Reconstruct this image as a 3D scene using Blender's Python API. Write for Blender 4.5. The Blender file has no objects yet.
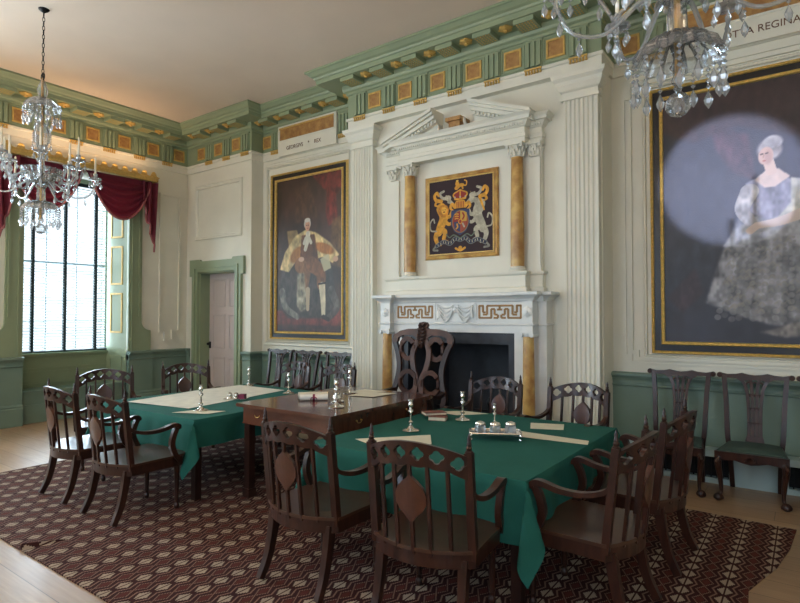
import bpy, bmesh, math, random
import numpy as np
from mathutils import Vector, Matrix
from mathutils.geometry import delaunay_2d_cdt
PI = math.pi
random.seed(7)
S = bpy.context.scene
COL = S.collection

# ------------------------------------------------------------------ camera
cam = bpy.data.objects.new('camera', bpy.data.cameras.new('camera')); COL.objects.link(cam)
cam.location = (0, 0, 1.6)
cam.rotation_euler = (math.radians(90 + 1.404), 0, math.radians(36.0))
cam.data.sensor_width = 36; cam.data.lens = 36 * 561.1 / 800
cam.data.clip_start = 0.05
S.camera = cam

# ------------------------------------------------------------------ world, light, exposure
W = bpy.data.worlds.new('sky'); S.world = W; W.use_nodes = True
bg = W.node_tree.nodes['Background']
bg.inputs[0].default_value = (0.82, 0.92, 1.0, 1); bg.inputs[1].default_value = 1.5

def area(name, loc, rot, sx, sy, power, color, spread=180):
    l = bpy.data.lights.new(name, 'AREA'); l.shape = 'RECTANGLE'; l.size = sx; l.size_y = sy
    l.energy = power; l.color = color; l.spread = math.radians(spread)
    o = bpy.data.objects.new(name, l); COL.objects.link(o); o.location = loc; o.rotation_euler = rot
    return o
# daylight in the window openings (left wall and the wall behind the camera)
area('daylight_left', (-9.98, 4.16, 2.45), (0, -PI/2, 0), 2.9, 1.4, 190, (0.68, 0.85, 1.0))
area('daylight_left_near', (-9.98, 0.85, 2.45), (0, -PI/2, 0), 2.7, 1.3, 380, (0.66, 0.84, 1.0))
FW = [-7.4, -3.44, 0.6]
for i, x in enumerate(FW):
    area('daylight_front', (x, -1.22, 2.4), (PI/2, 0, 0), 1.35, 2.7, (52, 74, 74)[i], (0.58, 0.76, 1.0))
# warm uplights hidden on top of the pelmets
area('uplight_left', (-9.06, 4.17, 4.03), (0, PI*1.10, 0), 0.08, 2.1, 9, (1.0, 0.64, 0.36))
area('uplight_left_near', (-9.14, 0.85, 4.03), (0, PI, 0), 0.08, 2.1, 20, (1.0, 0.68, 0.38))
for x in FW:
    area('uplight_front', (x, -0.72, 4.03), (PI, 0, 0), 2.1, 0.08, 68, (1.0, 0.76, 0.56))
# added spot lamp that makes the glare disc on the large right-hand portrait
sp = bpy.data.lights.new('glare_spot', 'SPOT'); sp.energy = 1600; sp.color = (0.60, 0.68, 1.0)
sp.spot_size = math.radians(11.0); sp.spot_blend = 0.3; sp.shadow_soft_size = 0.03
so = bpy.data.objects.new('glare_spot', sp); COL.objects.link(so)
so.location = (-1.28, -0.5, 4.15)
so.rotation_euler = (Vector((-0.60, 6.3, 2.93)) - so.location).to_track_quat('-Z', 'Y').to_euler()
vs = S.view_settings; S.display_settings.display_device = 'sRGB'
vs.view_transform = 'Standard'; vs.look = 'None'; vs.gamma = 1; vs.use_curve_mapping = False
vs.exposure = 0.2
S.cycles.max_bounces = 8; S.cycles.diffuse_bounces = 5; S.cycles.transparent_max_bounces = 24
S.cycles.caustics_reflective = False; S.cycles.caustics_refractive = False
S.cycles.use_denoising = True

# ------------------------------------------------------------------ materials
def lin(c):
    r = []
    for v in c[:3]:
        v /= 255.0
        r.append(v/12.92 if v <= 0.04045 else ((v+0.055)/1.055)**2.4)
    return (*r, 1)
def mat(name, col, rough=0.6, metal=0.0, var=0.0, col2=None, scale=8.0, stretch=(1,1,1), bump=0.0, bscale=60, spec=0.5, coat=0.0):
    m = bpy.data.materials.new(name); m.use_nodes = True
    nt = m.node_tree; N = nt.nodes; L = nt.links; b = N['Principled BSDF']
    c = lin(col); b.inputs['Base Color'].default_value = c
    b.inputs['Roughness'].default_value = rough; b.inputs['Metallic'].default_value = metal
    b.inputs['Specular IOR Level'].default_value = spec
    b.inputs['Coat Weight'].default_value = coat; b.inputs['Coat Roughness'].default_value = 0.12
    if var or col2 or bump:
        tc = N.new('ShaderNodeTexCoord'); mp = N.new('ShaderNodeMapping'); mp.inputs['Scale'].default_value = stretch
        L.new(tc.outputs['Object'], mp.inputs[0])
    if var or col2:
        nz = N.new('ShaderNodeTexNoise'); nz.inputs['Scale'].default_value = scale; nz.inputs['Detail'].default_value = 5
        L.new(mp.outputs[0], nz.inputs[0])
        rp = N.new('ShaderNodeValToRGB')
        a = c if col2 else tuple(v*(1-var) for v in c[:3])+(1,)
        d = lin(col2) if col2 else tuple(min(1, v*(1+var)) for v in c[:3])+(1,)
        rp.color_ramp.elements[0].position = 0.35; rp.color_ramp.elements[1].position = 0.65
        rp.color_ramp.elements[0].color = a; rp.color_ramp.elements[1].color = d
        L.new(nz.outputs['Fac'], rp.inputs[0]); L.new(rp.outputs[0], b.inputs['Base Color'])
    if bump:
        n2 = N.new('ShaderNodeTexNoise'); n2.inputs['Scale'].default_value = bscale; n2.inputs['Detail'].default_value = 3
        L.new(mp.outputs[0], n2.inputs[0]); bp = N.new('ShaderNodeBump'); bp.inputs['Strength'].default_value = bump
        bp.inputs['Distance'].default_value = 0.01
        L.new(n2.outputs['Fac'], bp.inputs['Height']); L.new(bp.outputs[0], b.inputs['Normal'])
    return m
M = {}
M['cream'] = mat('cream_paint', (219, 215, 200), 0.55, var=0.03, scale=3)
M['ceil'] = mat('ceiling_paint', (218, 200, 182), 0.8, var=0.03, scale=1.2)
M['green'] = mat('green_paint', (138, 150, 120), 0.45, var=0.04, scale=3)
M['dado'] = mat('dado_green_paint', (112, 132, 118), 0.45, var=0.05, scale=3)
M['marblew'] = mat('white_marble', (216, 216, 212), 0.3, var=0.05, scale=6)
M['gold'] = mat('gilding', (224, 192, 116), 0.36, 0.3, var=0.15, scale=30)
M['goldp'] = mat('gold_paint', (200, 164, 92), 0.45, 0.2, var=0.12, scale=30)
M['sienna'] = mat('orange_marbling', (178, 136, 82), 0.4, col2=(146, 102, 60), scale=14)
M['siena2'] = mat('siena_column_marble', (206, 168, 98), 0.3, col2=(160, 112, 58), scale=7)
M['slate'] = mat('black_slate', (34, 36, 42), 0.3, col2=(54, 58, 66), scale=5)
M['soot'] = mat('sooty_iron', (30, 32, 38), 0.7, var=0.3, scale=9)
M['iron'] = mat('black_iron', (22, 22, 24), 0.5, 0.6)
M['wood'] = mat('dark_mahogany', (60, 33, 24), 0.32, col2=(40, 22, 17), scale=7, stretch=(3, 3, 0.7), coat=0.08, spec=0.35)
M['wood2'] = mat('medallion_mahogany', (80, 44, 30), 0.3, col2=(62, 34, 24), scale=9, coat=0.15)
M['tablewood'] = mat('polished_mahogany', (96, 56, 40), 0.2, col2=(70, 38, 28), scale=5, stretch=(0.6, 4, 1), coat=0.5)
M['darkwood'] = mat('ebonised_mahogany', (52, 30, 24), 0.35, col2=(34, 20, 17), scale=7, spec=0.3)
M['key'] = mat('brown_gilt_inlay', (150, 112, 62), 0.5)
M['ribbonwood'] = mat('worn_mahogany', (86, 54, 40), 0.36, col2=(60, 36, 28), scale=7, spec=0.3)
M['leather'] = mat('worn_seat_wood', (70, 42, 28), 0.32, col2=(56, 34, 24), scale=5, coat=0.25)
M['cloth'] = mat('green_baize', (32, 88, 78), 0.9, var=0.06, scale=5, bump=0.25, bscale=260, spec=0.2)
M['seatgreen'] = mat('green_horsehair', (52, 70, 62), 0.7, var=0.1, scale=90, stretch=(1, 12, 1), bump=0.2)
M['silver'] = mat('polished_silver', (222, 218, 210), 0.22, 1.0)
M['brass'] = mat('brass', (176, 136, 70), 0.3, 0.9)
M['paper'] = mat('old_paper', (206, 198, 174), 0.8, var=0.05, scale=12)
M['paperw'] = mat('white_paper', (222, 218, 206), 0.8, var=0.03, scale=12)
M['ribbon'] = mat('crimson_ribbon', (120, 24, 60), 0.5)
M['book'] = mat('russet_leather_binding', (122, 62, 44), 0.5, var=0.12, scale=20)
M['curtain'] = mat('crimson_damask', (136, 48, 66), 0.7, var=0.1, scale=12, bump=0.1, bscale=90)
M['fringe'] = mat('rose_fringe', (160, 92, 92), 0.8, var=0.2, scale=80)
M['door'] = mat('lilac_grey_paint', (190, 176, 172), 0.5, var=0.03, scale=3)
M['candle'] = mat('wax_candle', (226, 218, 196), 0.5)
M['slat'] = mat('painted_slat', (150, 158, 158), 0.5)
M['tape'] = mat('dark_blue_tape', (40, 58, 62), 0.8)
M['black'] = mat('black_lacquer', (22, 18, 20), 0.35)
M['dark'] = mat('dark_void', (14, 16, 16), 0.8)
M['ink'] = mat('brown_lettering', (96, 60, 34), 0.6)
M['map'] = mat('old_map_paper', (212, 206, 188), 0.8, col2=(198, 192, 176), scale=9)
M['skirt'] = mat('pale_blue_paint', (168, 188, 186), 0.45, var=0.04, scale=3)

# crystal: part see-through, part shiny, part milky (cut facets)
m = bpy.data.materials.new('cut_crystal'); m.use_nodes = True; nt = m.node_tree; nt.nodes.clear()
o_ = nt.nodes.new('ShaderNodeOutputMaterial'); tr = nt.nodes.new('ShaderNodeBsdfTransparent'); gl = nt.nodes.new('ShaderNodeBsdfGlossy')
df = nt.nodes.new('ShaderNodeBsdfTranslucent'); d2 = nt.nodes.new('ShaderNodeBsdfDiffuse'); gl.inputs['Roughness'].default_value = 0.08
tr.inputs[0].default_value = (0.93, 0.95, 0.96, 1)
fr = nt.nodes.new('ShaderNodeFresnel'); fr.inputs[0].default_value = 1.6
m1 = nt.nodes.new('ShaderNodeMixShader'); m2 = nt.nodes.new('ShaderNodeMixShader'); m3 = nt.nodes.new('ShaderNodeMixShader')
nt.links.new(df.outputs[0], m1.inputs[1]); nt.links.new(d2.outputs[0], m1.inputs[2])
m2.inputs[0].default_value = 0.34; nt.links.new(tr.outputs[0], m2.inputs[1]); nt.links.new(m1.outputs[0], m2.inputs[2])
ad = nt.nodes.new('ShaderNodeMath'); ad.operation = 'MULTIPLY_ADD'; ad.inputs[1].default_value = 0.8; ad.inputs[2].default_value = 0.08
nt.links.new(fr.outputs[0], ad.inputs[0]); nt.links.new(ad.outputs[0], m3.inputs[0])
nt.links.new(m2.outputs[0], m3.inputs[1]); nt.links.new(gl.outputs[0], m3.inputs[2]); nt.links.new(m3.outputs[0], o_.inputs[0])
M['crystal'] = m
m = m.copy(); m.name = 'clear_crystal'; M['clear'] = m
for n_ in m.node_tree.nodes:
    if n_.type == 'MIX_SHADER' and not n_.inputs[0].is_linked and abs(n_.inputs[0].default_value-0.34) < 1e-3: n_.inputs[0].default_value = 0.14
# window glass
m = bpy.data.materials.new('window_glass'); m.use_nodes = True; nt = m.node_tree; nt.nodes.clear()
o_ = nt.nodes.new('ShaderNodeOutputMaterial'); tr = nt.nodes.new('ShaderNodeBsdfTransparent'); gl = nt.nodes.new('ShaderNodeBsdfGlossy'); gl.inputs['Roughness'].default_value = 0.02
m1 = nt.nodes.new('ShaderNodeMixShader'); m1.inputs[0].default_value = 0.06
nt.links.new(tr.outputs[0], m1.inputs[1]); nt.links.new(gl.outputs[0], m1.inputs[2]); nt.links.new(m1.outputs[0], o_.inputs[0]); M['glass'] = m

def attr_mat(name, rough, spec, weave=0.0):
    m = bpy.data.materials.new(name); m.use_nodes = True; nt = m.node_tree; b = nt.nodes['Principled BSDF']
    a = nt.nodes.new('ShaderNodeAttribute'); a.attribute_name = 'paint'; nt.links.new(a.outputs['Color'], b.inputs['Base Color'])
    b.inputs['Roughness'].default_value = rough; b.inputs['Specular IOR Level'].default_value = spec
    if weave:
        tc = nt.nodes.new('ShaderNodeTexCoord'); n = nt.nodes.new('ShaderNodeTexNoise'); n.inputs['Scale'].default_value = 110; n.inputs['Detail'].default_value = 4
        bp = nt.nodes.new('ShaderNodeBump'); bp.inputs['Strength'].default_value = weave; bp.inputs['Distance'].default_value = 0.004
        nt.links.new(tc.outputs['Object'], n.inputs[0]); nt.links.new(n.outputs['Fac'], bp.inputs['Height']); nt.links.new(bp.outputs[0], b.inputs['Normal'])
    return m
M['oil'] = attr_mat('oil_on_canvas', 0.42, 0.55, 0.5)
M['armsoil'] = attr_mat('heraldic_paint', 0.6, 0.3)

class G:   # tiny node graph helper
    def __init__(s, m): s.nt = m.node_tree
    def n(s, t, **k):
        x = s.nt.nodes.new('ShaderNode'+t)
        for a, b in k.items(): setattr(x, a, b)
        return x
    def m(s, op, a, b=None, c=None):
        x = s.n('Math', operation=op)
        for i, v in enumerate((a, b, c)):
            if v is None: continue
            if isinstance(v, (int, float)): x.inputs[i].default_value = v
            else: s.nt.links.new(v, x.inputs[i])
        return x.outputs[0]
    def mix(s, f, a, b):
        x = s.n('Mix', data_type='RGBA')
        if isinstance(f, (int, float)): x.inputs[0].default_value = f
        else: s.nt.links.new(f, x.inputs[0])
        for i, v in ((6, a), (7, b)):
            if isinstance(v, tuple): x.inputs[i].default_value = v
            else: s.nt.links.new(v, x.inputs[i])
        return x.outputs[2]

# oak floor, boards along X
m = mat('oak_boards', (150, 122, 92), 0.34, spec=0.5); g = G(m); nt = m.node_tree; b = nt.nodes['Principled BSDF']
tc = g.n('TexCoord'); sx = g.n('SeparateXYZ'); nt.links.new(tc.outputs['Object'], sx.inputs[0])
yy = g.m('DIVIDE', sx.outputs[1], 0.24); iy = g.m('FLOOR', yy); fy = g.m('FRACT', yy)
wn = g.n('TexWhiteNoise', noise_dimensions='1D'); nt.links.new(iy, wn.inputs['W'])
xs = g.m('ADD', g.m('DIVIDE', sx.outputs[0], 3.1), g.m('MULTIPLY', wn.outputs[0], 3.0)); ix = g.m('FLOOR', xs); fx = g.m('FRACT', xs)
wn2 = g.n('TexWhiteNoise', noise_dimensions='2D'); cb = g.n('CombineXYZ'); nt.links.new(ix, cb.inputs[0]); nt.links.new(iy, cb.inputs[1]); nt.links.new(cb.outputs[0], wn2.inputs['Vector'])
mp = g.n('Mapping'); mp.inputs['Scale'].default_value = (1.2, 16, 1); nt.links.new(tc.outputs['Object'], mp.inputs[0])
nz = g.n('TexNoise'); nz.inputs['Scale'].default_value = 3; nz.inputs['Detail'].default_value = 7; nt.links.new(mp.outputs[0], nz.inputs[0])
c1 = g.mix(nz.outputs['Fac'], lin((128, 100, 76)), lin((176, 148, 116)))
c2 = g.mix(g.m('MULTIPLY', wn2.outputs[0], 0.35), c1, lin((128, 100, 76)))
seam = g.m('MAXIMUM', g.m('LESS_THAN', fy, 0.022), g.m('LESS_THAN', fx, 0.0016))
c3 = g.mix(g.m('MULTIPLY', seam, 0.75), c2, lin((56, 42, 30)))
nt.links.new(c3, b.inputs['Base Color']); M['floor'] = m

# woven carpet: rows of stepped cream lozenges on lines along Y, maroon lozenges between
m = mat('patterned_carpet', (110, 50, 40), 0.95, spec=0.1); g = G(m); nt = m.node_tree; b = nt.nodes['Principled BSDF']
tc = g.n('TexCoord'); sx = g.n('SeparateXYZ'); nt.links.new(tc.outputs['Object'], sx.inputs[0])
def tri(v, per, off=0.0):      # 0 at k*per, .5 midway
    f = g.m('FRACT', g.m('ADD', g.m('DIVIDE', v, per), 0.5+off)); return g.m('ABSOLUTE', g.m('SUBTRACT', f, 0.5))
du = tri(sx.outputs[0], 0.205); 
def q(v, n): return g.m('DIVIDE', g.m('ROUND', g.m('MULTIPLY', v, n)), n)
duq = q(du, 24.0)
dv = tri(sx.outputs[1], 0.125)
dvq = q(dv, 10.0)
lz = g.m('ADD', g.m('DIVIDE', duq, 0.225), g.m('DIVIDE', dv, 0.56))
cream = g.m('LESS_THAN', lz, 0.86)
inner = g.m('LESS_THAN', du, 0.022)
lz2 = g.m('ADD', g.m('DIVIDE', g.m('SUBTRACT', 0.5, duq), 0.17), g.m('DIVIDE', g.m('SUBTRACT', 0.5, dv), 0.5))
red = g.m('LESS_THAN', lz2, 0.75)
z1 = g.m('LESS_THAN', g.m('ABSOLUTE', g.m('SUBTRACT', du, g.m('SUBTRACT', 0.30, g.m('MULTIPLY', dvq, 0.26)))), 0.024)
z2 = g.m('LESS_THAN', g.m('ABSOLUTE', g.m('SUBTRACT', g.m('SUBTRACT', 0.5, du), g.m('MULTIPLY', dvq, 0.36))), 0.017)
ring = g.m('MULTIPLY', g.m('MAXIMUM', z1, z2), g.m('GREATER_THAN', lz, 0.95))
nz = g.n('TexNoise'); nz.inputs['Scale'].default_value = 160; nt.links.new(tc.outputs['Object'], nz.inputs[0])
c = g.mix(red, lin((50, 26, 25)), lin((86, 42, 35)))
c = g.mix(ring, c, lin((134, 104, 88)))
c = g.mix(cream, c, lin((164, 146, 126)))
c = g.mix(inner, c, lin((56, 30, 26)))
c = g.mix(g.m('MULTIPLY', nz.outputs['Fac'], 0.45), c, lin((62, 34, 28)))
nt.links.new(c, b.inputs['Base Color']); M['rug'] = m

# ------------------------------------------------------------------ mesh helpers
def obj(name, bm, mats, parent=None, smooth=False, loc=None):
    if not isinstance(mats, (list, tuple)): mats = [mats]
    bmesh.ops.recalc_face_normals(bm, faces=bm.faces)
    me = bpy.data.meshes.new(name); bm.to_mesh(me); bm.free()
    for m_ in mats: me.materials.append(M[m_] if isinstance(m_, str) else m_)
    if smooth:
        me.shade_smooth()
        try: me.set_sharp_from_angle(angle=math.radians(38))
        except Exception: pass
    o = bpy.data.objects.new(name, me); COL.objects.link(o)
    if parent is not None: o.parent = parent
    if loc: o.location = loc
    return o
def empty(name, loc=(0, 0, 0), rz=0.0):
    o = bpy.data.objects.new(name, None); COL.objects.link(o); o.location = loc; o.rotation_euler = (0, 0, rz)
    o.empty_display_size = 0.1
    return o
def tag(o, label, cat, group=None, kind=None):
    o['label'] = label; o['category'] = cat
    if group: o['group'] = group
    if kind: o['kind'] = kind
    return o
def struct(o): o['kind'] = 'structure'; return o
def dup(root, loc=None, rz=None, label=None, group=None):
    def cp(o, parent):
        c = o.copy(); COL.objects.link(c)
        if parent is not None: c.parent = parent
        for ch in list(o.children): cp(ch, c)
        return c
    r = cp(root, None)
    if loc is not None: r.location = loc
    if rz is not None: r.rotation_euler = (0, 0, rz)
    if label: r['label'] = label
    if group: r['group'] = group
    return r
B = bmesh.new
def box(bm, x0, x1, y0, y1, z0, z1, mi=0, mtx=None):
    c = [(x0,y0,z0),(x1,y0,z0),(x1,y1,z0),(x0,y1,z0),(x0,y0,z1),(x1,y0,z1),(x1,y1,z1),(x0,y1,z1)]
    v = [bm.verts.new(mtx @ Vector(p) if mtx else p) for p in c]
    for f in ((0,3,2,1),(4,5,6,7),(0,1,5,4),(1,2,6,5),(2,3,7,6),(3,0,4,7)):
        bm.faces.new([v[i] for i in f]).material_index = mi
    return bm
def tube(bm, pts, r, n=8, sq=None, mi=0, closed=False, up=None):
    """sweep a round (or sq=(w,h) rectangular) section along pts; r float or list"""
    P = [Vector(p) for p in pts]; K = len(P); rings = []
    D_ = P[-1]-P[0]; vert = (not closed) and abs(D_.z) > 0.8*D_.length
    if up is None and vert: up = (0, 1, 0)
    for i, p in enumerate(P):
        if closed: t = P[(i+1) % K] - P[i-1]
        else: t = (P[min(i+1, K-1)] - P[max(i-1, 0)])
        t.normalize()
        u = Vector(up) if up else (Vector((0, 0, 1)) if abs(t.z) < 0.92 else Vector((0, 1, 0)))
        s = t.cross(u); 
        if s.length < 1e-5: s = t.cross(Vector((1, 0, 0)))
        s.normalize(); w = s.cross(t).normalized()
        ri = r[i] if isinstance(r, (list, tuple)) else r
        if sq:
            a, b_ = sq[0]*ri, sq[1]*ri
            rings.append([bm.verts.new(p + s*x + w*y) for x, y in ((-a,-b_),(a,-b_),(a,b_),(-a,b_))])
        else:
            rings.append([bm.verts.new(p + s*math.cos(2*PI*k/n)*ri + w*math.sin(2*PI*k/n)*ri) for k in range(n)])
    m_ = len(rings[0])
    for i in range(K if closed else K-1):
        A, C = rings[i], rings[(i+1) % K]
        for k in range(m_):
            bm.faces.new((A[k], A[(k+1) % m_], C[(k+1) % m_], C[k])).material_index = mi
    if not closed:
        bm.faces.new(rings[0][::-1]).material_index = mi; bm.faces.new(rings[-1]).material_index = mi
    return bm
def lathe(bm, prof, n=20, c=(0, 0, 0), mi=0, mtx=None, wob=None):
    rings = []
    for r, z in prof:
        ring = []
        for k in range(n):
            a = 2*PI*k/n; rr = max(r, 1e-4)*(1 + (wob[0]*math.cos(wob[1]*a) if wob else 0))
            p = Vector((c[0]+rr*math.cos(a), c[1]+rr*math.sin(a), c[2]+z))
            ring.append(bm.verts.new(mtx @ p if mtx else p))
        rings.append(ring)
    for A, C in zip(rings, rings[1:]):
        for k in range(n): bm.faces.new((A[k], A[(k+1) % n], C[(k+1) % n], C[k])).material_index = mi
    bm.faces.new(rings[0][::-1]).material_index = mi; bm.faces.new(rings[-1]).material_index = mi
    return bm
def inside(p, poly):
    x, y = p; c = False; n = len(poly)
    for i in range(n):
        x1, y1 = poly[i]; x2, y2 = poly[i-1]
        if (y1 > y) != (y2 > y) and x < (x2-x1)*(y-y1)/(y2-y1)+x1: c = not c
    return c
def plate(bm, outer, holes, f0, f1, mi=0, extra=()):
    """2-D outline with holes -> solid; f0/f1 map (u,v) to the two faces in 3-D"""
    loops = [outer]+list(holes); V = []; E = []
    for lp in loops:
        s = len(V); V += [Vector(p) for p in lp]; E += [(s+i, s+(i+1) % len(lp)) for i in range(len(lp))]
    V += [Vector(p) for p in extra]
    vv, ee, ff, *_ = delaunay_2d_cdt(V, E, [], 0, 1e-6)
    A = [bm.verts.new(f0(*p)) for p in vv]; C = [bm.verts.new(f1(*p)) for p in vv]
    cnt = {}
    for f in ff:
        c = (sum(vv[i].x for i in f)/len(f), sum(vv[i].y for i in f)/len(f))
        if not inside(c, outer) or any(inside(c, h) for h in holes): continue
        bm.faces.new([A[i] for i in f]).material_index = mi; bm.faces.new([C[i] for i in f][::-1]).material_index = mi
        for i in range(len(f)):
            e = (f[i], f[(i+1) % len(f)]); cnt[e] = 1
    for (a, b_) in list(cnt):
        if (b_, a) not in cnt:
            bm.faces.new((A[b_], A[a], C[a], C[b_])).material_index = mi
    for v in list(bm.verts):
        if not v.link_faces: bm.verts.remove(v)
    return bm
def plate_xz(bm, outer, y0, y1, holes=(), mi=0, ox=0, oz=0):
    return plate(bm, outer, holes, lambda u, v: (ox+u, y0, oz+v), lambda u, v: (ox+u, y1, oz+v), mi)
def circ(cx, cy, rx, ry=None, n=16, a0=0, a1=2*PI):
    ry = ry or rx
    return [(cx+rx*math.cos(a0+(a1-a0)*k/n), cy+ry*math.sin(a0+(a1-a0)*k/n)) for k in range(n)]
def quatre(cx, cy, s, n=5):
    pts = []
    for q_ in range(4):
        a = q_*PI/2; ccx, ccy = cx+math.cos(a)*s*0.55, cy+math.sin(a)*s*0.55
        for k in range(n):
            t = a-PI*0.45+PI*0.9*k/(n-1); pts.append((ccx+math.cos(t)*s*0.5, ccy+math.sin(t)*s*0.5))
    return pts
def sweep_plan(bm, path, prof, closed=False, side=1, mi=0, caps=True):
    """profile (out,z) swept along a plan polyline with mitres; side=+1: room on the right of travel"""
    P = [Vector((p[0], p[1])) for p in path]; K = len(P); rings = []
    for i in range(K):
        d0 = (P[i]-P[i-1]) if (i > 0 or closed) else None
        d1 = (P[(i+1) % K]-P[i]) if (i < K-1 or closed) else None
        ns = [Vector((d.y, -d.x)).normalized()*side for d in (d0, d1) if d is not None]
        if len(ns) == 2:
            nn = (ns[0]+ns[1]); nn = nn/ max(1e-6, nn.dot(ns[0]))
        else: nn = ns[0]
        rings.append([bm.verts.new((P[i].x+nn.x*o, P[i].y+nn.y*o, z)) for o, z in prof])
    m_ = len(prof)
    for i in range(K if closed else K-1):
        A, C = rings[i], rings[(i+1) % K]
        for k in range(m_-1):
            bm.faces.new((A[k], A[k+1], C[k+1], C[k])).material_index = mi
        bm.faces.new((A[m_-1], A[0], C[0], C[m_-1])).material_index = mi
    if not closed and caps:
        bm.faces.new(rings[0]).material_index = mi; bm.faces.new(rings[-1][::-1]).material_index = mi
    return bm
def ring_xz(bm, x0, x1, z0, z1, w, ya, yb, mi=0, prof=None):
    """mitred rectangular frame in the XZ plane; (x0..z1) outer, width w, from ya (wall) to yb (front)"""
    pr = prof or [(0, 0), (0, 1), (1, 1), (1, 0)]
    R_ = []
    for (o, d) in pr:
        t = o*w; y = ya+(yb-ya)*d
        R_.append([bm.verts.new(p) for p in ((x0+t, y, z0+t), (x1-t, y, z0+t), (x1-t, y, z1-t), (x0+t, y, z1-t))])
    for a in range(len(R_)):
        A, C = R_[a], R_[(a+1) % len(R_)]
        for k in range(4): bm.faces.new((A[k], A[(k+1) % 4], C[(k+1) % 4], C[k])).material_index = mi
    return bm
MOULD = [(0, 0), (0, 0.6), (0.25, 1), (0.5, 0.75), (0.8, 0.9), (1, 0.3), (1, 0)]
def bezier(pts, n=8):
    """Catmull-Rom through pts"""
    P = [Vector(p) for p in pts]; out = []
    P = [P[0]*2-P[1]]+P+[P[-1]*2-P[-2]]
    for i in range(1, len(P)-2):
        for k in range(n):
            t = k/n; a, b_, c, d = P[i-1], P[i], P[i+1], P[i+2]
            out.append(0.5*((2*b_)+(c-a)*t+(2*a-5*b_+4*c-d)*t*t+(3*b_-a-3*c+d)*t**3))
    out.append(P[-2].copy()); return out
def text_obj(name, body, size, loc, rot, material, parent, extrude=0.002, align='CENTER', sx=1.0):
    cu = bpy.data.curves.new(name, 'FONT'); cu.body = body; cu.size = size; cu.extrude = extrude; cu.align_x = align
    to = bpy.data.objects.new(name, cu); COL.objects.link(to)
    me = bpy.data.meshes.new_from_object(to.evaluated_get(bpy.context.evaluated_depsgraph_get()))
    bpy.data.objects.remove(to); me.materials.clear(); me.materials.append(M[material])
    o = bpy.data.objects.new(name, me); COL.objects.link(o); o.location = loc; o.rotation_euler = rot; o.scale = (sx, 1, 1); o.parent = parent
    return o
# ------------------------------------------------------------------ the room shell
XL, XR, YF = -9.3, 2.46, -0.9
YA, YB, YC = 6.08, 6.33, 5.98
XA, XC0, XC1 = -7.48, -5.14, -1.72
ZC = 4.97
CX = -3.42
struct(obj('floor', box(B(), XL-0.9, XR+0.3, YF-0.4, 7.2, -0.12, 0), 'floor'))
struct(obj('ceiling', box(B(), XL-0.3, XR+0.3, YF-0.3, 6.8, ZC, ZC+0.15), 'ceil'))
bm = B()                                  # back wall: door bay, portrait bay, chimney breast, portrait bay
DX0, DX1, DZ = -8.9, -7.85, 2.37
box(bm, XL-0.3, DX0, YA, 6.7, 0, ZC); box(bm, DX1, XA, YA, 6.7, 0, ZC); box(bm, DX0, DX1, YA, 6.7, DZ, ZC)
box(bm, XA, XC0, YB, 6.7, 0, ZC)
FX0, FX1, FZ = -4.07, -2.70, 1.27
box(bm, XC0, FX0-0.02, YC, 6.7, 0, ZC); box(bm, FX1+0.02, XC1, YC, 6.7, 0, ZC); box(bm, FX0-0.02, FX1+0.02, YC, 6.7, FZ+0.02, ZC)
box(bm, XC1, XR+0.3, YB, 6.7, 0, ZC)
struct(obj('wall_back', bm, 'cream'))
WY0, WY1, WZ0, WZ1 = 3.39, 4.96, 1.0, 3.88          # window recess in the left wall
bm = B()
box(bm, XL-0.9, XL, WY1, 6.3, 0, ZC); box(bm, XL-0.9, XL, 1.64, WY0, 0, ZC); box(bm, XL-0.9, XL, WY0, WY1, WZ1, ZC)
box(bm, XL-0.9, XL-0.50, WY0, WY1, 0, WZ0)
box(bm, XL-0.9, XL, 0.06, 1.64, 0, WZ0); box(bm, XL-0.9, XL, 0.06, 1.64, WZ1, ZC); box(bm, XL-0.9, XL, YF-0.3, 0.06, 0, ZC)
struct(obj('wall_left', bm, 'cream'))
bm = B(); xs = [XL-0.3]
for x in FW: xs += [x-0.72, x+0.72]
xs.append(XR+0.3)
for i in range(0, len(xs), 2): box(bm, xs[i], xs[i+1], YF-0.35, YF, 0, ZC)
for x in FW: box(bm, x-0.72, x+0.72, YF-0.35, YF, 0, 1.0); box(bm, x-0.72, x+0.72, YF-0.35, YF, 3.8, ZC)
struct(obj('wall_front', bm, 'cream'))
struct(obj('wall_right', box(B(), XR, XR+0.3, YF-0.3, 6.7, 0, ZC), 'cream'))

# entablature -------------------------------------------------------
plan = [(-9.27, YF+0.03), (-9.27, 6.05), (-7.45, 6.05), (-7.45, 6.30), (-5.17, 6.30), (-5.17, 5.88), (-1.69, 5.88), (-1.69, 6.30), (XR-0.03, 6.30), (XR-0.03, YF+0.03)]
prof = [(-0.25, 4.34), (0, 4.34), (0, 4.37), (-0.0, 4.665), (0.018, 4.67), (0.022, 4.70), (0.05, 4.715), (0.06, 4.745), (0.06, 4.80), (0.315, 4.80), (0.32, 4.855), (0.335, 4.862), (0.345, 4.885), (0.375, 4.90), (0.415, 4.935), (0.43, 4.94), (0.43, 4.968), (-0.25, 4.968)]
ent = struct(obj('trim_1', sweep_plan(B(), plan, prof, closed=True), 'green'))
bm = sweep_plan(B(), plan, [(-0.25, 4.20), (-0.0, 4.20), (0.0, 4.30), (0.02, 4.31), (0.02, 4.34), (-0.25, 4.34)], closed=True)
struct(obj('trim_2', bm, 'cream'))
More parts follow.
